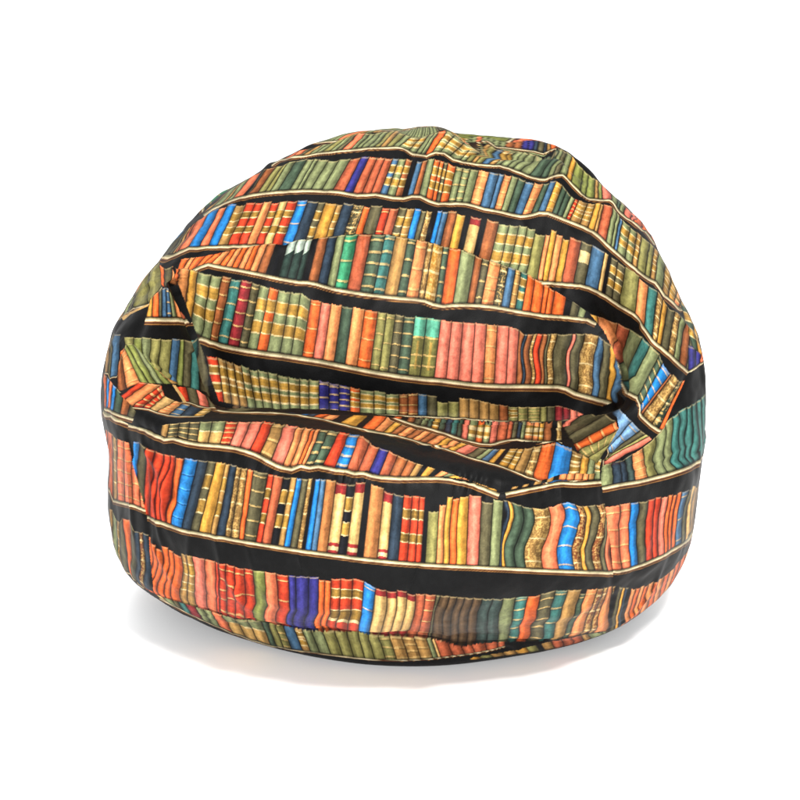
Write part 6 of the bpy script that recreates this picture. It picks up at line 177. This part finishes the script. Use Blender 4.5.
def paint_row(part_id, S, q, books, rag, wig, H, hs):
    r = raster(part_id, np.array(S), q, wig)
    if r is None: return
    J, I, s, t = r
    # shelf board under the books
    m = t < 0; z = -t[m]; c = np.empty((m.sum(), 3))
    stops = [0, .08, .14, .30, .38, .50, .58, .78, .85, .92, 1.0]
    sc = np.array([lin(x) for x in ('2b1a12', '3a2a1c', '827a58', 'b0a67e', 'ecdcb8', 'e2c898', '6e4228', '34190f', 'a8763e', '2a1812', '0f0d12')])
    for ch in range(3): c[:, ch] = np.interp(z, stops, sc[:, ch])
    if hs > 1.5:
        w = .85+.15*np.sin(s[m]*.21+1.3*np.sin(s[m]*.07)); col[J[m], I[m]] = c*1.12*w[:, None]
    m = (t >= 0) & (t <= 1); J, I, s, t = J[m], I[m], s[m], t[m]
    s = s.copy()
    for w0, w1, amp, f, ph in wig:
        edge = np.clip(np.minimum(s-w0, w1-s)/4, 0, 1)
        s = s-edge*amp*(np.sin(2*np.pi*(f*t+ph))-math.sin(2*np.pi*ph)*(1-t))
    xs = np.array([b[0] for b in books]+[S[-1]]); k = np.clip(np.searchsorted(xs, s, side='right')-1, 0, len(books)-1)
    wd = np.maximum(xs[1:]-xs[:-1], .4)
    # neighbouring volumes never have quite the same girth: the hand-drawn gap wanders a little
    bsx = np.clip((s-xs[k])/wd[k], 0, 1)
    c = np.empty((len(s), 3)); top = np.empty(len(s))
    for b in range(len(books)):
        mm = k == b
        if not mm.any(): continue
        code = books[b][1]; off = books[b][2] if len(books[b]) > 2 else None
        dye = DYE[code[0]]*rng.uniform(.9, 1.1); sty = code[1:]
        x = bsx[mm]; y = t[mm]; w = wd[b]
        tp = 1-(off if off is not None else 0)-rag*rng.random()
        tp0 = tp; tp = tp+(np.abs(2*x-1)**3-.4)*.8/max(H, 22)+(noise2(x*w*.5+b*3.1, x*0+b)-.5)*.7/max(H, 22)
        yy = y/tp0; cc = np.repeat(dye[None], len(x), 0)
        arc = (x-.5)*(x-.5)*.05*rng.choice([-1, 1])
        yb = yy+arc
        sx = x*w+17.3*b; sy = y*H+7.1*b
        n1 = noise2(sx*.55, sy*.07); n2 = noise2(sx*.35, sy*.22); n3 = noise2(sx*.9, sy*.8)
        mot = .52+.42*n1+.42*n2+.34*n3
        def band(lo, hi, colr, a=1.0):
            q_ = (yb > lo) & (yb < hi); cc[q_] = cc[q_]*(1-a)+np.asarray(colr)*a
        px = 1/max(H, 6)
        if sty == '1':
            nb = rng.integers(3, 6); o = rng.uniform(.06, .14)
            for g in np.linspace(o, 1-o, nb): band(g-.7*px, g+.7*px, GOLD*.55+CREAM*.45, .65); band(g-1.6*px, g-.7*px, dye*.45, .7)
        elif sty == '8':
            for g in (.13, .33, .54, .75): band(g-.8*px, g+.4*px, dye*.4, .9); band(g+.4*px, g+1.4*px, dye*1.5+.05, .8)
        elif sty == '2':
            hi = GOLD*(.85 if code[0] not in 'gG' else 1.0)
            for lo_, hi_ in ((.28, .45), (.63, .80)) if code[0] != 'r' else ((.30, .42), (.66, .78)):
                band(lo_, hi_, hi*rng.uniform(.5, .95)*(.6 if code[0] == 'r' else 1)); band(lo_-1.2*px, lo_, CREAM*.9); band(hi_, hi_+1.1*px, CREAM*.85)
                band((lo_+hi_)/2-.6*px, (lo_+hi_)/2+.6*px, hi*.55, .6)
        elif sty == '3':
            band(0, .5, GOLD*.9+.05); band(.5, .5+1.2*px, CREAM)
            if code[0] == 'd':
                cc[:] = dye; band(.52, .8, CREAM*.8+GOLD*.2)
        elif sty == '4':
            n_ = noise2(sx*1.15, sy*.95)*.6+noise2(sx*.6, sy*.16)*.4-.45+.3*(noise2(sx*.2, sy*.9)-.5)
            a = np.clip(n_*3.5, 0, .8)[:, None]; cc = cc*.6; cc = cc*(1-a*.8)+(GOLD*.7+CREAM*.3)*a*.8
            for g in (.12, .5, .85): band(g-.8*px, g+.8*px, CREAM, .7)
        elif sty == '5':
            band(.85, 1.1, MAROON); band(0, .16, MAROON*1.1); band(.05, .11, CREAM*.8)
        elif sty == '6':
            cc[:] = lin('26362f'); q_ = yb > .60+.14*x; cc[q_] = PALE
        elif sty == '7':
            cc[:] = OLIVE; band(.68, 1.1, TEAL)
            for g in (.18, .36, .66): band(g-.8*px, g+.9*px, GOLD*.6+CREAM*.4, .8)
            q_ = (np.abs(x-.5) < .09) & (yb > .12) & (yb < .6); cc[q_] = cc[q_]*.5+GOLD*.4
        # round spine as the print draws it: pale ridge, dark joints
        pk = .40+.12*math.sin(b*2.3); rd = .42+.86*np.exp(-((x-pk)/.30)**2)
        cc = cc*(rd*mot)[:, None]
        edge = np.minimum(x, 1-x)*w
        jn = np.clip((edge-.16)/.80, 0, 1)
        cc = cc*(.09+.91*jn)[:, None]
        # a paler line along the head of the spine
        hd = np.clip(1-np.abs((tp-y)*H-.9)/.8, 0, 1)*.55*(H > 14)
        cc = cc*(1-hd)[:, None]+(CREAM*.75)*hd[:, None]*(.3+.7*jn)[:, None]
        ft = np.clip(y*H/1.6, 0.25, 1); cc = cc*ft[:, None]
        cc[y > tp] = BLACK
        if code[0] == 'k' and sty == '': cc[:] = BLACK*(1+.3*np.exp(-((x-.5)/.2)**2))[:, None]
        c[mm] = cc
    col[J, I] = c

# the back and the underside, out of the photograph: the same print, shelf over shelf
CODES = 'r2 o O1 g2 g1 G1 t1 b n2 W4 y w l1 d1 p s1 R B c5 g L e1 o2 W2'.split()
def plain_shelves(pid, ulo, uhi, vs):
    for v0, v1 in vs:
        n = 40; us = np.linspace(ulo, uhi, n); q = np.zeros((n, 10)); q[:, ::2] = us[:, None]
        for k, f in enumerate((0, .25, .5, .75, -.12)): q[:, 2*k+1] = v0+(v1-v0)*f+.03*np.sin(us*3)
        S = np.linspace(0, (uhi-ulo)*70, n); bk = []; x = 0
        while x < S[-1]:
            code = CODES[rng.integers(len(CODES))]
            for _ in range(rng.integers(1, 5)): bk.append((x, code)); x += rng.uniform(6, 12)
        paint_row(pid, S, q, bk, .12, (), 45, 6)
for a, b in ((0, 3.4), (14.6, 18)):
    plain_shelves(4, a, b, [(.3, 1.0), (1.05, 1.9)])
    plain_shelves(5 if a == 0 else 6, a, b, [(1.9, 3.6), (3.7, 5.2), (5.3, 6.7), (6.8, 8.6), (8.7, 11)])
    plain_shelves(0, a, b, [(7.0, 8.5), (8.6, 10.2), (10.3, 12), (12.1, 13.6), (13.7, 15.1), (15.2, 16.4), (16.5, 17.3), (17.35, 17.98)])
plain_shelves(4, 3.4, 14.6, [(.3, .95), (1.0, 1.7)])
CODES = 'g g L l G g2 s g d W g'.split()
plain_shelves(0, 3.4, 14.6, [(16.7, 17.5), (17.3, 17.95)])

for pid, S, q, books, rag, wig, H, hs in ROWS:
    paint_row(pid, S, np.array(q, float).reshape(-1, 10)/1000, books, rag, wig, H, hs)
for pid, code, poly in PATCHES:  # bits of print, plus black slivers painting shade into the left crease
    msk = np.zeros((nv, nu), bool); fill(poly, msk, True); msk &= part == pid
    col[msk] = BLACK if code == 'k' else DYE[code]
col *= ((.90+.2*hsh)*DENS)[..., None]
col = np.clip(col, .002, .92)

# ------------------------------------------------------------------ materials
def fabric():
    m = bpy.data.materials.new('printed_cotton'); m.use_nodes = True; nt = m.node_tree; N = nt.nodes; Lk = nt.links; b = N['Principled BSDF']
    at = N.new('ShaderNodeAttribute'); at.attribute_name = 'print'
    tc = N.new('ShaderNodeTexCoord')
    n1 = N.new('ShaderNodeTexNoise'); n1.inputs['Scale'].default_value = 90; n1.inputs['Detail'].default_value = 5; n1.inputs['Roughness'].default_value = .65
    Lk.new(tc.outputs['Object'], n1.inputs['Vector'])
    mr = N.new('ShaderNodeMapRange'); mr.inputs['From Min'].default_value = .25; mr.inputs['From Max'].default_value = .75; mr.inputs['To Min'].default_value = .68; mr.inputs['To Max'].default_value = 1.28
    Lk.new(n1.outputs['Fac'], mr.inputs['Value'])
    mx = N.new('ShaderNodeMix'); mx.data_type = 'RGBA'; mx.blend_type = 'MULTIPLY'; mx.inputs['Factor'].default_value = 1
    cc = N.new('ShaderNodeCombineColor')
    for k in range(3): Lk.new(mr.outputs['Result'], cc.inputs[k])
    Lk.new(at.outputs['Color'], mx.inputs['A']); Lk.new(cc.outputs['Color'], mx.inputs['B'])
    Lk.new(mx.outputs['Result'], b.inputs['Base Color'])
    b.inputs['Roughness'].default_value = .5; b.inputs['Specular IOR Level'].default_value = .04
    n2 = N.new('ShaderNodeTexNoise'); n2.inputs['Scale'].default_value = 420; n2.inputs['Detail'].default_value = 3
    Lk.new(tc.outputs['Object'], n2.inputs['Vector'])
    bp = N.new('ShaderNodeBump'); bp.inputs['Strength'].default_value = .12; bp.inputs['Distance'].default_value = .002
    Lk.new(n2.outputs['Fac'], bp.inputs['Height']); Lk.new(bp.outputs['Normal'], b.inputs['Normal'])
    return m
FAB = fabric()

def paper_white():
    m = bpy.data.materials.new('white_sweep'); m.use_nodes = True; nt = m.node_tree; b = nt.nodes['Principled BSDF']
    n = nt.nodes.new('ShaderNodeTexNoise'); n.inputs['Scale'].default_value = 3
    r = nt.nodes.new('ShaderNodeValToRGB'); r.color_ramp.elements[0].color = (.90, .90, .90, 1); r.color_ramp.elements[1].color = (.93, .93, .93, 1)
    nt.links.new(n.outputs['Fac'], r.inputs['Fac']); nt.links.new(r.outputs['Color'], b.inputs['Base Color'])
    b.inputs['Roughness'].default_value = .6; b.inputs['Specular IOR Level'].default_value = .2
    return m

# ------------------------------------------------------------------ objects
sc = bpy.context.scene; coll = sc.collection
root = bpy.data.objects.new('bean_bag_chair', None); coll.objects.link(root); root.empty_display_size = .2
root['label'] = 'round bean bag chair printed with rows of colourful old books on black shelves'
root['category'] = 'bean bag'

Pf = P.reshape(-1, 3); Cf = np.concatenate([col.reshape(-1, 3), np.ones((nu*nv, 1))], 1); pf = part.ravel()
NF = normals(P).reshape(-1, 3)
jj, ii = np.meshgrid(np.arange(nv-1), np.arange(nu), indexing='ij')
a = jj*nu+ii; b = jj*nu+(ii+1) % nu
quads = np.stack([a, b, b+nu, a+nu], -1).reshape(-1, 4)
qp = pf[quads[:, 0]]
def panel(name, pid, label=None):
    f = quads[qp == pid]; ids, inv = np.unique(f, return_inverse=True); inv = inv.reshape(-1)
    me = bpy.data.meshes.new(name); me.vertices.add(len(ids)); me.vertices.foreach_set('co', Pf[ids].astype(np.float32).ravel())
    me.loops.add(len(inv)); me.loops.foreach_set('vertex_index', inv.astype(np.int32))
    me.polygons.add(len(f)); me.polygons.foreach_set('loop_start', np.arange(0, len(inv), 4, dtype=np.int32))
    me.polygons.foreach_set('use_smooth', np.ones(len(f), bool))
    at = me.attributes.new('print', 'FLOAT_COLOR', 'POINT'); at.data.foreach_set('color', Cf[ids].astype(np.float32).ravel())
    me.update(calc_edges=True)
    me.normals_split_custom_set_from_vertices(NF[ids].tolist())
    me.materials.append(FAB)
    o = bpy.data.objects.new(name, me); coll.objects.link(o); o.parent = root
    if label: o['label'] = label
    return o
panel('crown_panel', 0, 'domed top and arms of the bag with curving bookshelf rows')
panel('backrest_panel', 1, 'inner backrest with large book rows')
panel('seat_panel', 2, 'sunken seat with foreshortened book rows')
panel('front_panel', 3, 'tall front below the seat with two full rows of books')
panel('base_panel', 4, 'tucked under base strip with olive books')
panel('side_panel', 5, 'left lower side with orange books')
panel('side_panel', 6, 'right lower side with wavy teal books')

bpy.ops.mesh.primitive_plane_add(size=60, location=(0, 0, 0)); fl = bpy.context.object; fl.name = 'floor'; fl['kind'] = 'structure'; fl.data.materials.append(paper_white())

# ------------------------------------------------------------------ light
w = bpy.data.worlds.new('World'); sc.world = w; w.use_nodes = True
bg = w.node_tree.nodes['Background']; bg.inputs['Color'].default_value = (1, 1, 1, 1); bg.inputs['Strength'].default_value = 1.34
def softbox(name, loc, aim, power, sx, sy, colr=(1, 1, 1)):
    l = bpy.data.lights.new(name, 'AREA'); l.shape = 'RECTANGLE'; l.size = sx; l.size_y = sy; l.energy = power; l.color = colr
    o = bpy.data.objects.new(name, l); coll.objects.link(o); o.location = loc
    o.rotation_euler = (Vector(aim)-Vector(loc)).to_track_quat('-Z', 'Y').to_euler(); return o
softbox('key_softbox', (.55, -2.2, 2.9), (0, 0, .35), 290, .55, .55, (1, .98, .95))
softbox('front_fill', (-.3, -3.6, .75), (0, -.3, .0), 190, 2.4, .8)  # added low fill, lightens the floor shadow and the underside of the bag
softbox('top_softbox', (-.6, .6, 3.0), (0, 0, .3), 35, 1.6, 1.6)

# ------------------------------------------------------------------ camera
cam = bpy.data.cameras.new('camera'); co = bpy.data.objects.new('camera', cam); coll.objects.link(co)
al = math.radians(20); co.location = (0, -3.2*math.cos(al), .36+3.2*math.sin(al)); co.rotation_euler = (math.pi/2-al, 0, 0)
cam.sensor_width = 36; cam.lens = 36*3.2/(800*.001584); cam.clip_end = 200
sc.camera = co
sc.view_settings.view_transform = 'Standard'; sc.view_settings.look = 'None'; sc.view_settings.exposure = 0; sc.view_settings.gamma = 1
sc.render.engine = 'CYCLES'; sc.cycles.use_denoising = True
